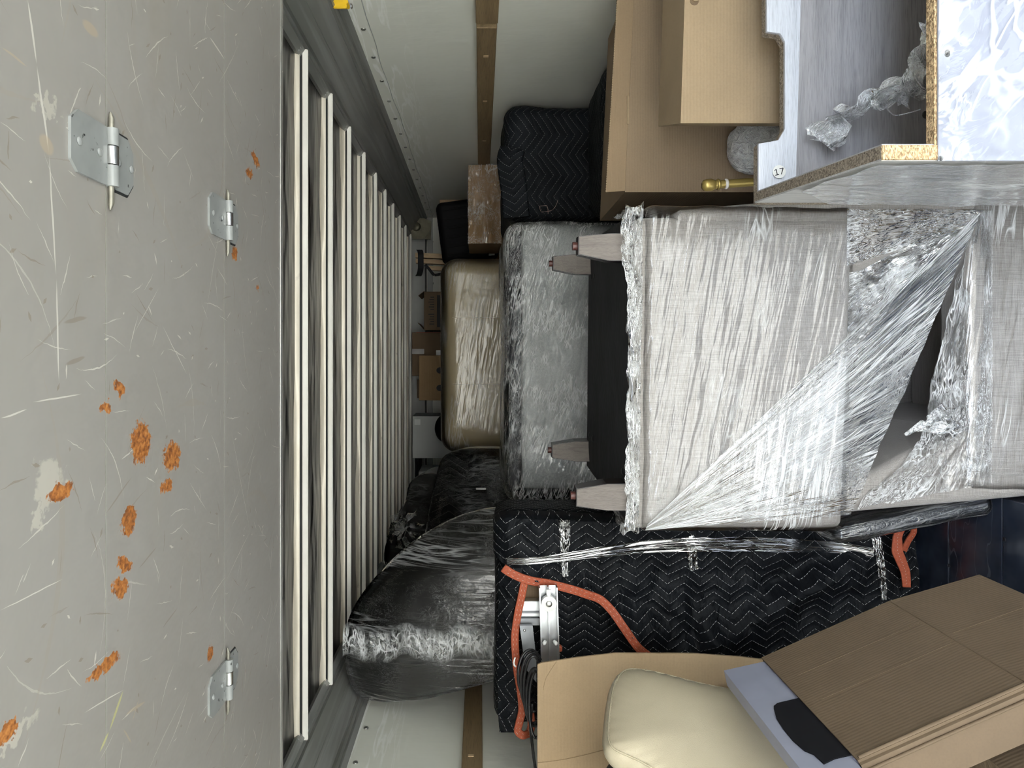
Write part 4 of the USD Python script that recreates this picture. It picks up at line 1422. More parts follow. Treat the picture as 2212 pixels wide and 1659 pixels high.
t.add('open_flap', hexa([(b[0], d, a[2]), (b[0], d + .3, a[2]), (b[0] + .004, d + .3, a[2]), (b[0] + .004, d, a[2]), (b[0] + .05, d, a[2] + .045), (b[0] + .05, d + .3, a[2] + .045), (b[0] + .054, d + .3, a[2] + .045), (b[0] + .054, d, a[2] + .045)]), 'kraft_dark', smooth=False)
t.done()
t = Thing('carton', 'brown carton with silvery tape and a red edge against the far wall', 'box')
d = 5.2
a, b = P(890, 718, d), P(975, 812, d)
t.add('carton_body', box((b[0], d, 1.9305), (a[0], d + .3, a[2]), .002), 'kraft_dark', smooth=False)
q = P(903, 759, d)
t.add('tape_strip', box((q[0] - .020, d - .0015, q[2] - .045), (q[0] + .018, d, a[2] + .001)), 'clear_tape_label', smooth=False)
q = P(948, 762, d)
t.add('label_patch', box((q[0] - .018, d - .0015, q[2] - .03), (q[0] + .018, d, q[2] + .02)), 'clear_tape_label', smooth=False)
t.add('red_edge', box((a[0] - .003, d - .001, 1.98), (a[0] + .001, d + .01, a[2] - .03)), 'binding', smooth=False)
t.done()
t = Thing('carton', 'plain brown carton with two dark grip holes, in front of the taped carton', 'box')
d = 5.0
a, b = P(905, 768, d), P(975, 865, d)
body = box((b[0], d, 1.9305), (a[0], d + .19, a[2]), .002)
t.add('carton_body', body, 'kraft_far', smooth=False)
for py in (800, 838):
    q = P(948, py, d)
    t.add('hand_hole', prism(Point(0, 0).buffer(.025), q + [0, -.0008, -.008], (.9, 0, 0), (0, 0, 1), -.0012), 'black_print', smooth=False)
t.done()
t = Thing('carton', 'narrow brown carton half hidden behind the one with grip holes', 'box')
d = 5.34
a, b = P(901, 812, d), P(975, 860, d)
t.add('carton_body', box((b[0], d, 1.9305), (a[0] - .03, d + .18, a[2]), .002), 'kraft_dark', smooth=False)
t.done()
t = Thing('carton', 'large white carton with a small printed label near the ceiling at the back', 'box')
d = 5.05
a, b = P(891, 899, d), P(975, 990, d)
t.add('carton_body', box((b[0], d, 1.9305), (a[0], d + .3, a[2]), .002), 'paper_box_white', smooth=False)
q = P(902, 912, d)
t.add('label_patch', box((q[0] - .02, d - .001, q[2] - .02), (q[0] + .02, d, q[2] + .022)), 'white_print', smooth=False)
t.done()
t = Thing('helmet', 'rounded black helmet-like thing between the white carton and the beige sofa', 'helmet')
c = P(962, 925, 4.86)
sp = trimesh.creation.icosphere(4, 1.0)
v = sp.vertices * [.10, .08, .11]
v[:, 2] *= np.where(v[:, 2] > 0, .75, 1.0)
sp.vertices = v + c + [0, 0, -.01]
t.add('shell', sp, 'black_shell', smooth=True)
t.add('rim', trimesh.creation.torus(.095, .010).apply_transform(trimesh.transformations.translation_matrix(c + [0, .0, -.05])), 'black_plastic', smooth=True)
t.add('stand', box((c[0] - .06, 4.80, 0), (c[0] + .06, 4.92, c[2] - .09), .01), 'black_plastic', smooth=False)
t.done()
t = Thing('printer', 'white printer with black open top behind the dark film-wrapped roll', 'printer')
d = 5.0
a, b = P(904, 1018, d), P(975, 1062, d)
t.add('base', box((b[0], d, 1.9305), (a[0], d + .3, a[2]), .006), 'paper_box_white', smooth=False)
a2 = P(905, 992, d)
t.add('top', box((b[0] + .02, d + .10, a[2]), (a2[0], d + .3, a[2] + .035), .004), 'black_shell', smooth=False)
t.add('tray', box((b[0] + .02, d - .05, a[2] + .001), (a2[0] - .01, d + .12, a[2] + .008), .002), 'black_shell', smooth=False)
t.done()


# ---------------------------------------------------------------- rounded masses under film at the left
def blob(outline, d, depth, fun, back_in=.0, n=150, rings=26, grow=0.0):
    """a closed body: outline in pixels read at depth d; fun(x, z, s) pushes the front skin back; sides run back by depth"""
    o = smooth_path([P(px, py, d)[[0, 2]] for px, py in outline], n, closed=True)
    c = o.mean(0)
    if grow:
        o = o + (o - c) / np.linalg.norm(o - c, axis=1, keepdims=True) * grow
    s = np.linspace(0, 1, rings) ** .6
    ii = np.arange(n + 1) % n

    def front(U, V):
        q = c + (o[ii[V.astype(int)]] - c) * s[U.astype(int)][..., None]
        return np.stack([q[..., 0], fun(q[..., 0], q[..., 1], s[U.astype(int)]), q[..., 1]], -1)
    f = grid(front, np.arange(rings), np.arange(n + 1), lambda U, V: front(U, V)[..., [2, 0]])
    ring = front(np.full(n + 1, rings - 1), np.arange(n + 1))
    side = grid(lambda U, V: ring[V.astype(int)] + np.stack([U * 0, U * depth, U * 0], -1) + ((np.stack([c[0], 0, c[1]] * 1)[None, None] - ring[V.astype(int)]) * [1, 0, 1]) * (back_in * U)[..., None], np.linspace(0, 1, 8), np.arange(n + 1), lambda U, V: np.stack([ring[V.astype(int)][..., 2], ring[V.astype(int)][..., 0] + U * depth], -1))
    q = cat(f, side)
    last = np.vstack([side.v.reshape(8, n + 1, 3)[-1][:-1]])
    cap_v = np.vstack([last, last.mean(0)])
    k = len(q.v)
    cf = [[k + i, k + n, k + (i + 1) % n] for i in range(n)]
    g = Surf(np.vstack([q.v, cap_v]), np.vstack([q.f, cf]), np.vstack([q.uv, cap_v[:, [2, 0]]]))
    vol = np.einsum('ij,ij->i', g.v[g.f[:, 0]], np.cross(g.v[g.f[:, 1]], g.v[g.f[:, 2]])).sum()
    if vol < 0:
        g.f = g.f[:, ::-1]
    return g


QO = [(1190, 1122), (1090, 1121), (1020, 1133), (955, 1158), (900, 1190), (850, 1230), (805, 1275), (770, 1318), (746, 1360), (735, 1400), (732, 1450), (738, 1500), (752, 1536), (776, 1559), (850, 1546), (950, 1520), (1080, 1500), (1300, 1490), (1700, 1480), (2172, 1480), (2176, 1300), (2172, 1130), (1700, 1125)]
xr = P(0, 1392, 2.45)[0]


def qf(x, z, s, e=0.0):
    ridge = np.where(x > xr, .34 * (x - xr), 0.30 * (xr - x))
    n = fbm(np.stack([x * 5, z * 2.5, x * 0], -1), 3, 61) - .5
    r = 2.44 + .09 * ridge / .3 + .16 * s ** 7 + .012 * n
    return r - e


t = Thing('wrapped_armchair', 'big black padded chair in shiny stretch film filling the upper left corner', 'armchair')
t.add('body', blob(QO, 2.44, .50, lambda x, z, s: qf(x, z, s), .60), 'dark_wrap')
def qfilm(x, z, s):
    n = fbm(np.stack([x * 26, z * 4, x * 0], -1), 3, 62) - .5
    m = fbm(np.stack([x * 8, z * 8, x * 0], -1), 3, 63) - .5
    return qf(x, z, s, .018) + .014 * n + .012 * m
def band(U, V):  # film strip added to paint the bright highlight along the ridge
    x, z = V, U
    wv_ = .012 * np.sin(U * 31) + .006 * np.sin(U * 67)
    return np.stack([x + wv_, qf(x, z, np.full_like(x, .6), .040), z], -1)
za_, zb_ = P(742, 0, 2.42)[2], P(1120, 0, 2.42)[2]
xa_, xb_ = P(0, 1352, 2.42)[0], P(0, 1424, 2.42)[0]
t.add('ridge_highlight', grid(band, np.linspace(zb_, za_, 60), np.linspace(xb_, xa_, 14), lambda U, V: np.stack([U, (V - xb_) / (xa_ - xb_) * .06], -1)), 'ridge_highlight', label='crinkled film strip added as the ridge highlight')
t.add('film_wrap', blob(QO, 2.44, .51, qfilm, .60, n=260, rings=60, grow=.010), 'film_black')
t.done()

NO = [(1100, 978), (1030, 975), (980, 982), (958, 995), (946, 1020), (938, 1055), (930, 1090), (922, 1130), (915, 1180), (915, 1210), (1000, 1215), (1200, 1200), (1500, 1200), (1862, 1200), (1862, 1050), (1862, 985), (1500, 980)]
t = Thing('blanket_bundle', 'black quilted bundle in film with a small white tag, next to the beige sofa', 'moving blanket')
nf = lambda x, z, s: 3.36 + .12 * s ** 6 + .02 * (fbm(np.stack([x * 6, z * 4, x * 0], -1), 3, 71) - .5)
t.add('blanket', blob(NO, 3.36, .14, nf, .03), 'quilt_dim')
t.add('film_wrap', blob(NO, 3.36, .15, lambda x, z, s: nf(x, z, s) - .012 + .012 * (fbm(np.stack([x * 20, z * 5, x * 0], -1), 3, 72) - .5), .03, n=200, rings=40, grow=.006), 'film_dim')
a, b = P(1028, 1053, 3.33), P(1050, 1057, 3.33)
t.add('care_tag', box((b[0], 3.318, b[2]), (a[0], 3.322, a[2]), .0008), 'white_print', smooth=False, label='small white cloth tag')
t.done()

OO = [(945, 1035), (915, 1033), (893, 1042), (880, 1062), (876, 1085), (862, 1112), (845, 1140), (836, 1170), (826, 1210), (830, 1236), (850, 1252), (900, 1252), (1000, 1230), (1400, 1215), (1772, 1215), (1772, 1130), (1400, 1120), (1000, 1110), (950, 1100)]
t = Thing('wrapped_roll', 'dark brown roll in dull crumpled film beneath the roof bows, back left', 'roll')
of = lambda x, z, s: 3.75 + .14 * s ** 4 + .03 * (fbm(np.stack([x * 9, z * 9, x * 0], -1), 3, 81) - .5)
t.add('body', blob(OO, 3.75, .35, of, .05), 'dark_wrap')
t.add('film_wrap', blob(OO, 3.75, .36, lambda x, z, s: of(x, z, s) - .02 + .03 * (fbm(np.stack([x * 30, z * 18, x * 0], -1), 3, 82) - .5), .05, n=220, rings=46, grow=.008), 'film_dim')
tf = []
for k in range(9):
    ang = k * .7
    c = P(872 + 3 * (k % 3), 1142, 3.5)
    e = c + np.array([.10 * math.cos(ang), -.05 + .01 * k, .08 * math.sin(ang)])
    path = smooth_path([c, (c + e) / 2 + [.01, -.03, .01 * (k % 3)], e], 20)
    tf.append(ribbon(path, np.stack([np.cos(np.linspace(k, k + 4, 20)), np.linspace(-.4, .4, 20), np.sin(np.linspace(k, k + 4, 20))], 1), np.linspace(.008, .045, 20), .0006))
t.add('film_tuft', cat(*tf), 'film_dim', label='gathered knot of film')
t.done()


# ---------------------------------------------------------------- dark steel deck the left-hand load stands on
DZ = CAMZ - 1.292
t = Thing('trim_6', 'dark navy steel deck plates with screws under the black quilted bundle', 'deck', kind='structure')
dx0, dx1, dy0 = XL, -.350, 1.05
# plates run across; seams read off the photograph
ys = [dy0, 1.292 * FPX / (2165 - CX), 1.292 * FPX / (2049 - CX), 2.34]
for k in range(3):
    t.add('plate', box((dx0, ys[k] + .001, DZ - .02), (dx1, ys[k + 1] - .001, DZ), .002), 'deck_steel', smooth=False)
t.add('side_skirt', box((dx1 - .02, dy0, 0), (dx1, 2.34, DZ - .0205)), 'deck_steel', smooth=False)
t.add('front_skirt', box((dx0, dy0, 0), (dx1 - .0205, dy0 + .02, DZ - .0205)), 'deck_steel', smooth=False)
t.add('lining', box((dx0 + .02, 1.2, .001), (dx1 - .03, 2.30, DZ - .021)), 'dark_gap', smooth=False)
for px, py in ((2053, 1125), (2170, 1165), (2050, 1222), (2168, 1290)):
    d = 1.292 * FPX / (px - CX)
    p = P(px, py, d)
    t.add('deck_screw', dome_cap((p[0], p[1], DZ), (0, 0, 1), .0055, .0022, 14), 'deck_screw')
t.done()

# ---------------------------------------------------------------- upended furniture in a black quilted blanket
rx0, rx1, rzt = -1.105, -.462, 1.785
t = Thing('quilted_bundle', 'tall furniture in black zigzag blanket edged in rust-red, taped, below the upturned armchair', 'moving blanket')


def rfold(x, z):
    """large folds of the blanket's front, read off the photograph: how far the cloth stands out towards the camera"""
    u = CX + (CAMZ - z) * FPX / 2.08
    v = CY - x * FPX / 2.08
    f = .020 * (fbm(np.stack([u / 130, v / 90, u * 0], -1), 3, 91) - .5) * 2
    def ridge(ax, ay, bx, by, w, h):
        dx, dy = bx - ax, by - ay
        L2 = dx * dx + dy * dy
        k = np.clip(((u - ax) * dx + (v - ay) * dy) / L2, 0, 1)
        dist = np.hypot(u - ax - k * dx, v - ay - k * dy)
        return h * np.exp(-(dist / w) ** 2) * np.sin(np.clip(k, .05, .95) * math.pi) ** .5
    f = f + ridge(1880, 1180, 1600, 1345, 32, .030) - ridge(1830, 1170, 1560, 1330, 24, .016) + ridge(1640, 1350, 1420, 1430, 30, .018)
    f = f + ridge(1450, 1290, 1560, 1400, 22, .016) - ridge(1500, 1270, 1500, 1400, 16, .016) + ridge(1100, 1150, 1180, 1290, 22, .016) + ridge(1130, 1120, 1250, 1260, 26, .013)
    f = f + ridge(1250, 1330, 1420, 1380, 30, .018) - ridge(1330, 1280, 1480, 1340, 20, .012)
    f = f * 1.5 + .006 * (fbm(np.stack([u / 28, v / 40, u * 0], -1), 3, 92) - .5) * 2
    return f


def rdisp(p, d):
    return d * (.012 * (fbm(p * 5, 3, 93) - .5))[..., None]


t.add('blanket', soft_box((rx0, 2.115, DZ + .004), (rx1, 2.335, rzt), .045, .03, disp=rdisp), 'quilt')
# the front fall of the blanket, open at its lower left along a bound edge
EDGE = [(1068, 1198), (1086, 1216), (1110, 1231), (1140, 1242), (1180, 1251), (1230, 1261), (1262, 1274), (1292, 1287), (1315, 1308), (1340, 1342), (1365, 1378), (1384, 1400), (1402, 1414), (1440, 1440), (1600, 1470), (1982, 1480)]
eu, ev = np.array(EDGE).T
TOP = [(1060, 1150), (1066, 1136), (1080, 1118), (1100, 1112), (1200, 1112), (1400, 1116), (1600, 1114), (1800, 1114), (1900, 1112), (1982, 1112)]
tu_, tv_ = np.array(TOP).T
DR = 2.07


def fall(U, V):
    px = U
    pa, pb = np.interp(px, tu_, tv_), np.interp(px, eu, ev)
    py = pa + (pb - pa) * V
    p = np.stack([(CY - py) * DR / FPX, px * 0 + DR, CAMZ - (px - CX) * DR / FPX], -1)
    out = rfold(p[..., 0], p[..., 2])
    endl = np.clip((px - 1066) / 30, 0, 1) ** .5
    endt = np.clip(V / .06, 0, 1) ** .5
    p[..., 1] += -out + .04 * (1 - endl) + .045 * (1 - endt) - .012 * np.exp(-((1 - V) / .10) ** 2) * (px < 1420)
    return p


us = np.concatenate([np.linspace(1066, 1440, 110), np.linspace(1444, 1982, 130)])
vs = np.linspace(0, 1, 80)
fr = grid(fall, us, vs, lambda U, V: fall(U, V)[..., [2, 0]])
bk = Surf(fr.v + [0, .007, 0], fr.f[:, ::-1], fr.uv)
t.add('front_fall', cat(fr, bk), 'quilt')


def on_fall(px, py, lift=.006):
    pa, pb = np.interp(px, tu_, tv_), np.interp(px, eu, ev)
    v = np.clip((py - pa) / (pb - pa), 0, 1)
    p = fall(np.array([float(px)]), np.array([float(v)]))[0]
    return p + [0, -lift, 0]


ep = np.array([on_fall(px, py, .004) for px, py in EDGE[1:13]])
ep[:3, 1] = np.minimum(ep[:3, 1], 2.022)
ep = smooth_path(ep, 70)
bd_ = t.add('edge_binding', ribbon(ep, np.stack([np.zeros(70), np.full(70, .1), np.ones(70)], 1) * 0 + np.cross(frames(ep), [0, 1, 0]), .024, .007), 'binding', label='rust-red bound edge')
tp = []
off = np.cross(frames(ep), [0, 1, 0])
off /= np.linalg.norm(off, axis=1, keepdims=True)
for k in (-.0045, .0065):
    for i in range(2, 67, 2):
        a, b = ep[i] + off[i] * k + [0, -.0042, 0], ep[i + 1] + off[i + 1] * k + [0, -.0042, 0]
        tp.append(tube([a, a + (b - a) * .75], .0006, 5))
t.add('stitching', cat(*tp), 'thread', parent=bd_, kind='stuff')
# left hanging panel with its own bound edge
LP = [(1225, 1076, 1128), (1300, 1077, 1122), (1360, 1075, 1112), (1430, 1074, 1116), (1500, 1076, 1126), (1545, 1076, 1124), (1582, 1079, 1124)]
lv, la, lb_ = np.array(LP, float).T


def hang(U, V):
    pa, pb = np.interp(V, lv, la), np.interp(V, lv, lb_)
    px = pa + (pb - pa) * U
    d = 2.035 + .03 * (1 - np.sin(np.clip(U, 0, 1) * math.pi * .6)) + .010 * np.sin(V / 17.0) * U + .01 * (fbm(np.stack([px / 20, V / 30, px * 0], -1), 2, 95) - .5)
    return np.stack([(CY - V) * d / FPX, d, CAMZ - (px - CX) * d / FPX], -1)


h1 = grid(hang, np.linspace(0, 1, 24), np.linspace(1228, 1582, 90), lambda U, V: hang(U, V)[..., [0, 2]] * [1, 1] + [0, 0])
t.add('side_fall', cat(h1, Surf(h1.v + [0, .006, 0], h1.f[:, ::-1], h1.uv)), 'quilt')
b2 = [(1134, 1252), (1126, 1290), (1117, 1335), (1112, 1380), (1116, 1440), (1124, 1490), (1128, 1530), (1122, 1560), (1118, 1578), (1128, 1588), (1142, 1584), (1148, 1564), (1142, 1530)]
bp2 = smooth_path([P(px, py, 2.025 if k < 10 else 2.045) for k, (px, py) in enumerate(b2)], 80)
wd = np.cross(frames(bp2), [0, 1, 0]) + [0, .15, 0]
bd_ = t.add('edge_binding', ribbon(bp2, wd, .022, .007), 'binding', label='rust-red bound edge')
tp = []
off = wd / np.linalg.norm(wd, axis=1, keepdims=True)
for k in (-.004, .005):
    for i in range(2, 77, 2):
        a, b = bp2[i] + off[i] * k + [0, -.0042, 0], bp2[i + 1] + off[i + 1] * k + [0, -.0042, 0]
        tp.append(tube([a, a + (b - a) * .75], .0006, 5))
t.add('stitching', cat(*tp), 'thread', parent=bd_, kind='stuff')
# hanging loop at the lower right
b3 = [(1958, 1268), (1956, 1240), (1946, 1210), (1938, 1188), (1938, 1165), (1948, 1140), (1960, 1130), (1972, 1132), (1974, 1146), (1962, 1168), (1952, 1190)]
bp3 = smooth_path([P(px, py, 2.02 if k < 7 else 2.036) for k, (px, py) in enumerate(b3)], 70)
wd = np.cross(frames(bp3), [0, 1, 0]) + [0, .2, 0]
bd_ = t.add('binding_loop', ribbon(bp3, wd, np.interp(np.linspace(0, 1, 70), [0, .35, .6, 1], [.022, .030, .018, .018]), .006), 'binding', label='rust-red loop of edging')
off = wd / np.linalg.norm(wd, axis=1, keepdims=True)
tp = []
for i in range(2, 60, 2):
    a, b = bp3[i] + off[i] * .001 + [0, -.004, 0], bp3[i + 1] + off[i + 1] * .001 + [0, -.004, 0]
    tp.append(tube([a, a + (b - a) * .7], .0006, 5))
t.add('stitching', cat(*tp), 'thread', parent=bd_, kind='stuff')
pk = box((P(0, 1400, 2.06)[0], 2.03, P(1212, 0, 2.06)[2]), (P(0, 1388, 2.06)[0], 2.05, P(1196, 0, 2.06)[2]), .003)
t.add('edge_binding', pk, 'binding', smooth=False)
# clear packing tape


def tape(px_py, w, lift=.010, wave=.003, seed=0, folds=3):
    pts = np.array([on_fall(px, py, lift) for px, py in px_py])
    pts = smooth_path(pts, 90)
    f = frames(pts)
    wdir = np.cross(f, [0, 1, 0])
    wdir /= np.linalg.norm(wdir, axis=1, keepdims=True)
    L = np.linspace(0, 1, 90)

    def fn(U, V):
        i = U.astype(int)
        n = fbm(np.stack([L[i] * 7, V * folds * 2, V * 0 + seed], -1), 3, seed) - .5
        return pts[i] + wdir[i] * ((V - .5) * np.interp(L[i], np.linspace(0, 1, len(w)), w))[..., None] + np.stack([n * 0, -np.abs(n) * wave * 3, n * 0], -1)
    return grid(fn, np.arange(90), np.linspace(0, 1, 16), lambda U, V: np.stack([L[U.astype(int)] * .8, V * .05], -1))


t.add('tape', tape([(1217, 1120), (1217, 1160), (1216, 1200), (1218, 1236)], [.034, .030, .024, .016], wave=.006, seed=3), 'tape', label='short strip of clear tape')
t.add('tape', tape([(1094, 1206), (1140, 1202), (1200, 1197), (1300, 1186), (1400, 1178), (1500, 1172), (1600, 1172), (1700, 1175), (1800, 1182), (1878, 1190)], [.020, .022, .030, .038, .040, .042, .040, .034, .028], seed=5, lift=.014), 'tape', label='long strip of clear tape')
t.add('tape', tape([(1484, 1156), (1490, 1180), (1494, 1210), (1499, 1230)], [.030, .028, .028, .024], seed=7), 'tape', label='faint short strip of clear tape')
t.add('tape', tape([(1884, 1120), (1888, 1170), (1893, 1220), (1899, 1290)], [.028, .026, .022, .016], wave=.006, seed=9), 'tape', label='strip of clear tape near the floor')
t.done()

# ---------------------------------------------------------------- metal bed frame and cables in the opening of the blanket
t = Thing('bedstead', 'aluminium bed frame rails with a round white roller, in the blanket opening', 'bedstead')
dS = 1.985
e0, e1 = P(1184.5, 1270, dS), P(1184.5, 1640, dS)
zc, hw = e0[2], 20 * dS / FPX
ax = (-1, 0, -.03)
axn = np.array(ax) / np.linalg.norm(ax)
ln = .52
C = [(-hw, 0), (hw, 0), (hw, .026), (hw - .0035, .026), (hw - .0035, .0035), (.0022, .0035), (.0022, .016), (-.0022, .016), (-.0022, .0035), (-hw + .0035, .0035), (-hw + .0035, .026), (-hw, .026)]
C = [(a, .026 - b) for a, b in C]
m = trimesh.creation.extrude_polygon(Polygon(C), ln, engine='earcut')
T = np.eye(4)
T[:3, 0] = np.cross([0, 1, 0], axn)
T[:3, 1], T[:3, 2], T[:3, 3] = (0, 1, 0), axn, e0
if np.linalg.det(T[:3, :3]) < 0:
    T[:3, 0] *= -1
m.apply_transform(T)
rail = t.add('side_rail', m, 'aluminium', smooth=False)
rc = e0 + axn * .043 + [0, -.004, 0]
t.add('roller', disc(rc + [0, .012, 0], (0, -1, 0), .0215, .014, 36), 'white_plastic', parent=rail, label='round white plastic roller')
t.add('roller_hub', dome_cap(rc + [0, -.002, 0], (0, -1, 0), .009, .004, 20), 'steel', parent=rail)
for k in (-1, 1):
    c = e0 + axn * .155 + np.array([0, .004, k * .017])
    t.add('stop_peg', tube([c + [0, .006, -k * .004], c + [0, -.006, k * .0]], np.array([.0055, .0055]), 14), 'white_plastic', parent=rail)
t.add('end_clip', prism([(-.006, -.014), (.006, -.014), (.006, 0), (.003, .004), (.006, .010), (0, .016), (-.006, .010), (-.003, .004), (-.006, 0)], e0 + axn * .017 + [0, -.002, 0], (0, 0, 1), axn, .003), 'white_plastic', parent=rail, smooth=False)
# cross rail behind, and a dark bracket
a, b = P(1122, 1333, 2.035), P(1176, 1298, 2.035)
t.add('cross_rail', box((a[0], 2.035, b[2]), (b[0], 2.06, a[2]), .002), 'aluminium', smooth=False)
t.add('cross_rail_lip', box((a[0] + .012, 2.030, b[2]), (a[0] + .018, 2.036, a[2]), .001), 'alu_dark', smooth=False)
a, b = P(1120, 1352, 2.03), P(1168, 1335, 2.03)
t.add('joint_plate', box((a[0], 2.03, b[2]), (b[0], 2.055, a[2]), .002), 'alu_dark', smooth=False)
q = [P(px, py, 2.02) for px, py in ((1122, 1348), (1150, 1348), (1158, 1420), (1158, 1470), (1134, 1440))]
t.add('bracket', prism([(p[0], p[2]) for p in q], (0, 2.02, 0), (1, 0, 0), (0, 0, 1), .012), 'alu_dark', smooth=False)
t.add('bracket_bolt', dome_cap(P(1133, 1362, 2.006), (0, -1, 0), .0035, .002, 10), 'steel')
t.add('brown_board', box((P(0, 1300, 2.075)[0], 2.07, P(1165, 0, 2.075)[2]), (P(0, 1258, 2.075)[0], 2.08, P(1130, 0, 2.075)[2]), .001), 'kraft_dark', smooth=False)
t.done()

t = Thing('cable', 'black electric cable looped around the end of the metal bed frame', 'cable')
loops = []
for k in range(5):
    cx, cy, rx, ry, d = 1146 + 3 * k, 1458 + 16 * k, 27 - 3 * k, 54 + 6 * (k % 3), 1.96 - .006 * k
    th = np.linspace(-2.5, 1.9, 40)
    loops.append(tube(np.array([P(cx - rx * math.cos(a), cy + ry * math.sin(a) * (1.0 + .05 * k), d - .012 * math.cos(a * 1.3 + k)) for a in th]), .0042, 8))
t.add('cable_loop', cat(*loops), 'black_rubber')
t.add('cable_tail', tube(smooth_path([P(1150, 1520, 1.95), P(1146, 1570, 1.96), P(1150, 1610, 1.96), P(1156, 1660, 1.97)], 30), .0042, 8), 'black_rubber')
t.add('cable_tie', tube(smooth_path([P(1113, 1420, 1.955), P(1110, 1434, 1.95), P(1114, 1440, 1.955)], 12), .0025, 6), 'white_plastic')
t.done()

# ---------------------------------------------------------------- open carton at lower left with its tall back flap
DT = 1.87
t = Thing('carton', 'open carton with tall upright back flap behind the beige cushion', 'box')
pts = [(1161, 1700), (1161, 1436), (1170, 1432), (1250, 1420), (1330, 1411), (1500, 1412), (1600, 1419), (1640, 1424), (1700, 1424), (1700, 1700)]
w3 = [P(px, py, DT) for px, py in pts]
w3 = [(max(p[0], XL + .02), p[2]) for p in w3]
fl = t.add('back_flap', prism(w3, (0, DT, 0), (1, 0, 0), (0, 0, 1), -.006), 'kraft_flap', smooth=False)
bx = [XL + .03, -.86, 1.33, DT - .010, DZ + .0005, P(1420, 0, DT)[2]]
for nm, lo, hi in (('left_wall', (bx[0], bx[2], bx[4]), (bx[0] + .006, bx[3], bx[5])), ('right_wall', (bx[1] - .006, bx[2], bx[4]), (bx[1], bx[3], bx[5] - .27)), ('front_wall', (bx[0] + .007, bx[2], bx[4]), (bx[1] - .007, bx[2] + .006, bx[5] - .27)), ('bottom', (bx[0] + .007, bx[2] + .007, bx[4]), (bx[1] - .007, bx[3], bx[4] + .006)), ('back_wall', (bx[0] + .007, bx[3] - .006, bx[4] + .007), (bx[1] - .007, bx[3], bx[5]))):
    t.add(nm, box(lo, hi), 'kraft_flap', smooth=False)
# the punched grip tab and a crease
q = P(1332, 1614, DT - .0012)
tab = Point(0, .022).buffer(.010).union(Point(0, -.022).buffer(.010)).convex_hull
ring = tab.difference(tab.buffer(-.0016))
t.add('grip_tab', prism(ring, q, (0, 0, -1), (1, 0, 0), .0012), 'kraft_dark', smooth=False, parent=fl)
cr = smooth_path([P(1162, 1648, DT - .001), P(1200, 1644, DT - .001), P(1260, 1632, DT - .001), P(1330, 1612, DT - .001)], 24)
t.add('crease', tube(cr, .0014, 6), 'kraft_flap', parent=fl)
cr = smooth_path([P(1202, 1430, DT - .001), P(1192, 1445, DT - .001), P(1178, 1470, DT - .001), P(1174, 1490, DT - .001)], 24)
t.add('crease', tube(cr, .0010, 6), 'kraft_flap', parent=fl)
t.done()

t = Thing('black_cushion', 'round black cushion at the picture edge in front of the carton flap', 'cushion')
sp = trimesh.creation.icosphere(4, 1.0)
c = P(1412, 1705, 1.66)
v = sp.vertices * [.085, .10, .12]
sp.vertices = v + c
t.add('pad', sp, 'black_cloth', smooth=True)
t.add('support', box((c[0] - .05, c[1] - .06, DZ + .007), (c[0] + .03, c[1] + .05, c[2] - .03), .01), 'black_cloth', smooth=False)
t.done()

# ---------------------------------------------------------------- beige cushion
ca, cb, cc = P(1335, 1405, 1.72), P(1650, 1478, 1.62), P(1338, 1600, 1.43)
ub = cb - ca
lu = np.linalg.norm(ub)
ub /= lu
wb = cc - ca
wb -= ub * (wb @ ub)
lw = np.linalg.norm(wb)
wb /= lw
nb = np.cross(ub, wb)
if nb[0] < 0:
    nb = -nb
t = Thing('seat_cushion', 'plump beige leather seat cushion with stitched seams leaning in the open carton', 'cushion')
outl = smooth_path([(.00, .055), (.018, .015), (.06, 0), (.20, .000), (.44, .01), (.47, .2), (.45, .42), (.30, .425), (.06, lw * 1.02), (.022, lw * .98), (.004, lw * .80), (-.004, lw * .45)], 160, closed=True)
cen = np.array([.22, .20])


def cushion(th):
    """domed face, rolled edge and border"""
    prof = [(0, 1.0), (.25, .985), (.5, .93), (.7, .82), (.84, .66), (.93, .46), (.98, .25), (1.0, .0), (.985, -.28), (.955, -.5), (.93, -.62), (.0, -.62)]
    ii = np.arange(161) % 160
    pr = np.array(prof)

    def fn(U, V):
        q = cen + (outl[ii[V.astype(int)]] - cen) * pr[U.astype(int), 0][..., None]
        h = pr[U.astype(int), 1] * th
        puck = .0022 * np.sin(V * 1.9) * np.exp(-((pr[U.astype(int), 0] - .95) / .05) ** 2) * (pr[U.astype(int), 1] > 0)
        return ca + ub * q[..., :1] + wb * q[..., 1:] + nb * (h + puck - th)[..., None]
    s = grid(fn, np.arange(len(pr)), np.arange(161), lambda U, V: np.stack([U * .03, V * .008], -1))
    vol = np.einsum('ij,ij->i', s.v[s.f[:, 0]] - cen.mean(), np.cross(s.v[s.f[:, 1]], s.v[s.f[:, 2]])).sum()
    return s, fn


cu, fn = cushion(.048)
nn = cu.normals()
if (nn[0] @ nb) < 0:
    cu.f = cu.f[:, ::-1]
t.add('pad', cu, 'cushion_leather')
rim = np.array([ca + ub * q[0] + wb * q[1] + nb * (.40 * .048 - .048) for q in (cen + (outl - cen) * .952)])
t.add('seam', tube(np.vstack([rim, rim[:1]]), .0016, 6), 'cushion_leather', label='piped edge seam')
st = []
for off_ in (.010, .016):
    rr = np.array([ca + ub * q[0] + wb * q[1] + nb * ((.44 if off_ < .012 else .34) * .048 - .048 + .0006) for q in (cen + (outl - cen) * (.942 if off_ < .012 else .964))])
    rr = smooth_path(np.vstack([rr, rr[:1]]), 480)
    for i in range(0, 478, 3):
        st.append(tube([rr[i], rr[i + 2]], .0006, 4))
t.add('stitching', cat(*st), 'cream_thread', kind='stuff')
t.done()

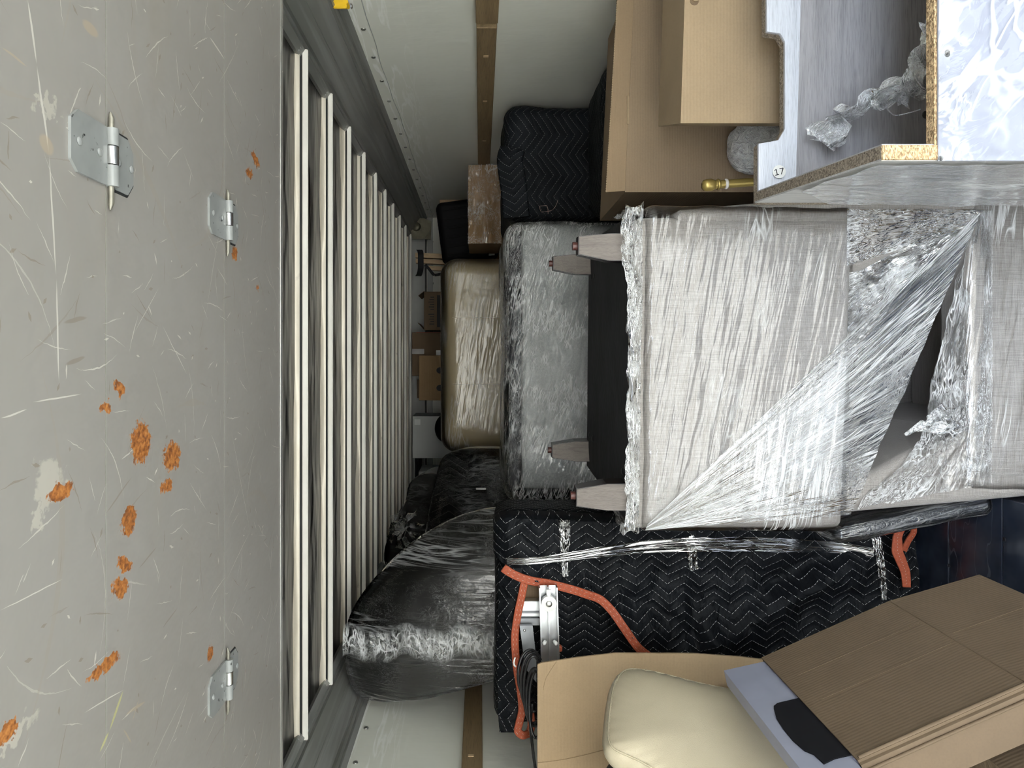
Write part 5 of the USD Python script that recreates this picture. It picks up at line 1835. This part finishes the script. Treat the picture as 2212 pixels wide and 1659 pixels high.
# ---------------------------------------------------------------- flat carton leaning at the left with a board sliding out of it
A = P(1645, 1420, 1.55)
e1 = np.array([.405, 0, -.914])
e1 /= np.linalg.norm(e1)
e2 = np.array([0, -1.0, 0])
nW = np.array([.914, 0, .405])
nW /= np.linalg.norm(nW)
tW = .075
YN = .395                                     # reach towards the camera


def WP(s, y, n=0.0):
    return A + e1 * s + e2 * y + nW * n


t = Thing('carton', 'long flat brown carton leaning in the lower left, open at its upper end', 'box')
bend = .305
e1b = np.array([.28, 0, -.96])
e1b /= np.linalg.norm(e1b)


def WB(s, y, n=0.0):
    if s <= bend:
        return WP(s, y, n)
    nb2 = np.array([.96, 0, .28])
    return WP(bend, y, 0) + e1b * (s - bend) + nb2 * n


sL = .51
# four walls of the sleeve (open at s = 0); the face has a light cross crease at the bend
face = [hexa([WB(s, y, n) for n in (-.005, 0) for s, y in ((s0, 0), (s1, 0), (s1, YN), (s0, YN))]) for s0, s1 in ((0, bend), (bend, sL))]
t.add('face_panel', face[0], 'kraft_y', smooth=False)
t.add('face_panel', face[1], 'kraft_y', smooth=False)
t.add('far_side', hexa([WB(s, y, n) for n in (-tW, -.0055) for s, y in ((0, 0), (bend, 0), (bend, .005), (0, .005))]), 'kraft_y', smooth=False)
t.add('far_side', hexa([WB(s, y, n) for n in (-tW, -.0055) for s, y in ((bend, 0), (sL, 0), (sL, .005), (bend, .005))]), 'kraft_y', smooth=False)
# near side, standing a little out from the ridge
near = hexa([WB(s, y, n) for s in (0.0, bend) for y, n in ((YN - .002, -.004), (YN + .005, -.006), (YN + .012, -tW), (YN + .006, -tW))])
t.add('near_side', near, 'kraft_y', smooth=False)
near = hexa([WB(s, y, n) for s in (bend + .002, sL) for y, n in ((YN - .002, -.004), (YN + .005, -.006), (YN + .012, -tW), (YN + .006, -tW))])
t.add('near_side', near, 'kraft_y', smooth=False)
t.add('back_panel', hexa([WB(s, y, -tW - n) for n in (.0005, .006) for s, y in ((0, 0), (bend, 0), (bend, YN), (0, YN))]), 'kraft_y', smooth=False)
t.add('back_panel', hexa([WB(s, y, -tW - n) for n in (.0005, .006) for s, y in ((bend + .02, 0), (sL, 0), (sL, YN), (bend + .02, YN))]), 'kraft_y', smooth=False)
# pressed ridges along the near fold
for y, n, r in ((YN - .004, .000, .0035), (YN + .008, -.016, .0028)):
    t.add('fold_ridge', tube([WB(.004, y, n), WB(.15, y, n + .0006), WB(bend, y, n)], r, 10), 'kraft_y')
    t.add('fold_ridge', tube([WB(bend, y, n), WB(sL, y, n)], r, 10), 'kraft_y')
# scored crease lines
for y in (.115, .215):
    t.add('crease', tube([WB(.03, y, .0002), WB(bend - .01, y + .004, .0002)], .0007, 6), 'kraft_y')
t.add('crease', tube([WB(bend, .004, .0002), WB(bend, YN, .0002)], .0013, 6), 'kraft_y')
t.add('crease', tube([WB(bend + .012, .19, .0002), WB(sL, .17, .0002)], .0008, 6), 'kraft_y')
t.done()

t = Thing('table_top', 'pale grey table top with a black inset, sliding out of the flat carton', 'table top')
v0, v1, vt = -.088, .30, .034
vo = -.006
v1 = .13
SL = .20
def WV(s, y, n=0.0):
    return WP(s, y, vo + n - SL * s)
e1v = e1 - nW * SL
bp_ = [(v0, .008), (v1, .008), (v1, YN - .016), (-.002, YN - .016), (-.006, YN + .10), (v0, YN + .10)]
bs = np.sign(np.cross(e1v, e2) @ nW)
t.add('board', prism(bp_, WV(0, 0, 0), e1v, e2, -vt * bs), 'laminate_grey', smooth=False)
ip = [(v0 + .038, .379), (v0 + .035, .350), (v0 + .026, .335), (v0 + .021, .30), (v0 + .021, .262), (v0 + .024, .225), (v0 + .032, .195), (v0 + .036, .185), (v0 + .046, .178), (v1 - .01, .175), (v1 - .01, .372), (v0 + .06, .372)]
o = WV(0, 0, .0002)
e1v = e1 - nW * SL
cn = np.cross(e1v, e2)
mi = prism(ip, o, e1v, e2, .0022 if cn @ nW > 0 else -.0022)
t.add('inset', mi, 'inlay_black', smooth=False, label='black inset with a wavy edge')
t.done()

# second flat carton beneath it
t = Thing('carton', 'brown flat carton with black printing underneath the leaning carton', 'box')
def XP(s, y, n):
    return A + e1 * s + e2 * y + nW * n
n0, n1 = -.122, -.20
t.add('carton_body', hexa([XP(s, y, n) for s in (.215, .545) for y, n in ((.04, n0), (.44, n0), (.44, n1), (.04, n1))]), 'kraft_y', smooth=False)
for s0, s1, na, nb_ in ((.36, .41, -.133, -.146), (.43, .47, -.130, -.158), (.40, .44, -.148, -.153)):
    t.add('printed_mark', hexa([XP(s, y, n) for s in (s0, s1) for y, n in ((.4395, na), (.4412, na), (.4412, nb_), (.4395, nb_))]), 'navy_print', smooth=False)
for n in (-.164, -.172):
    t.add('tape_line', tube([XP(.22, .441, n), XP(.545, .441, n + .012)], .0018, 6), 'kraft_y')
t.done()
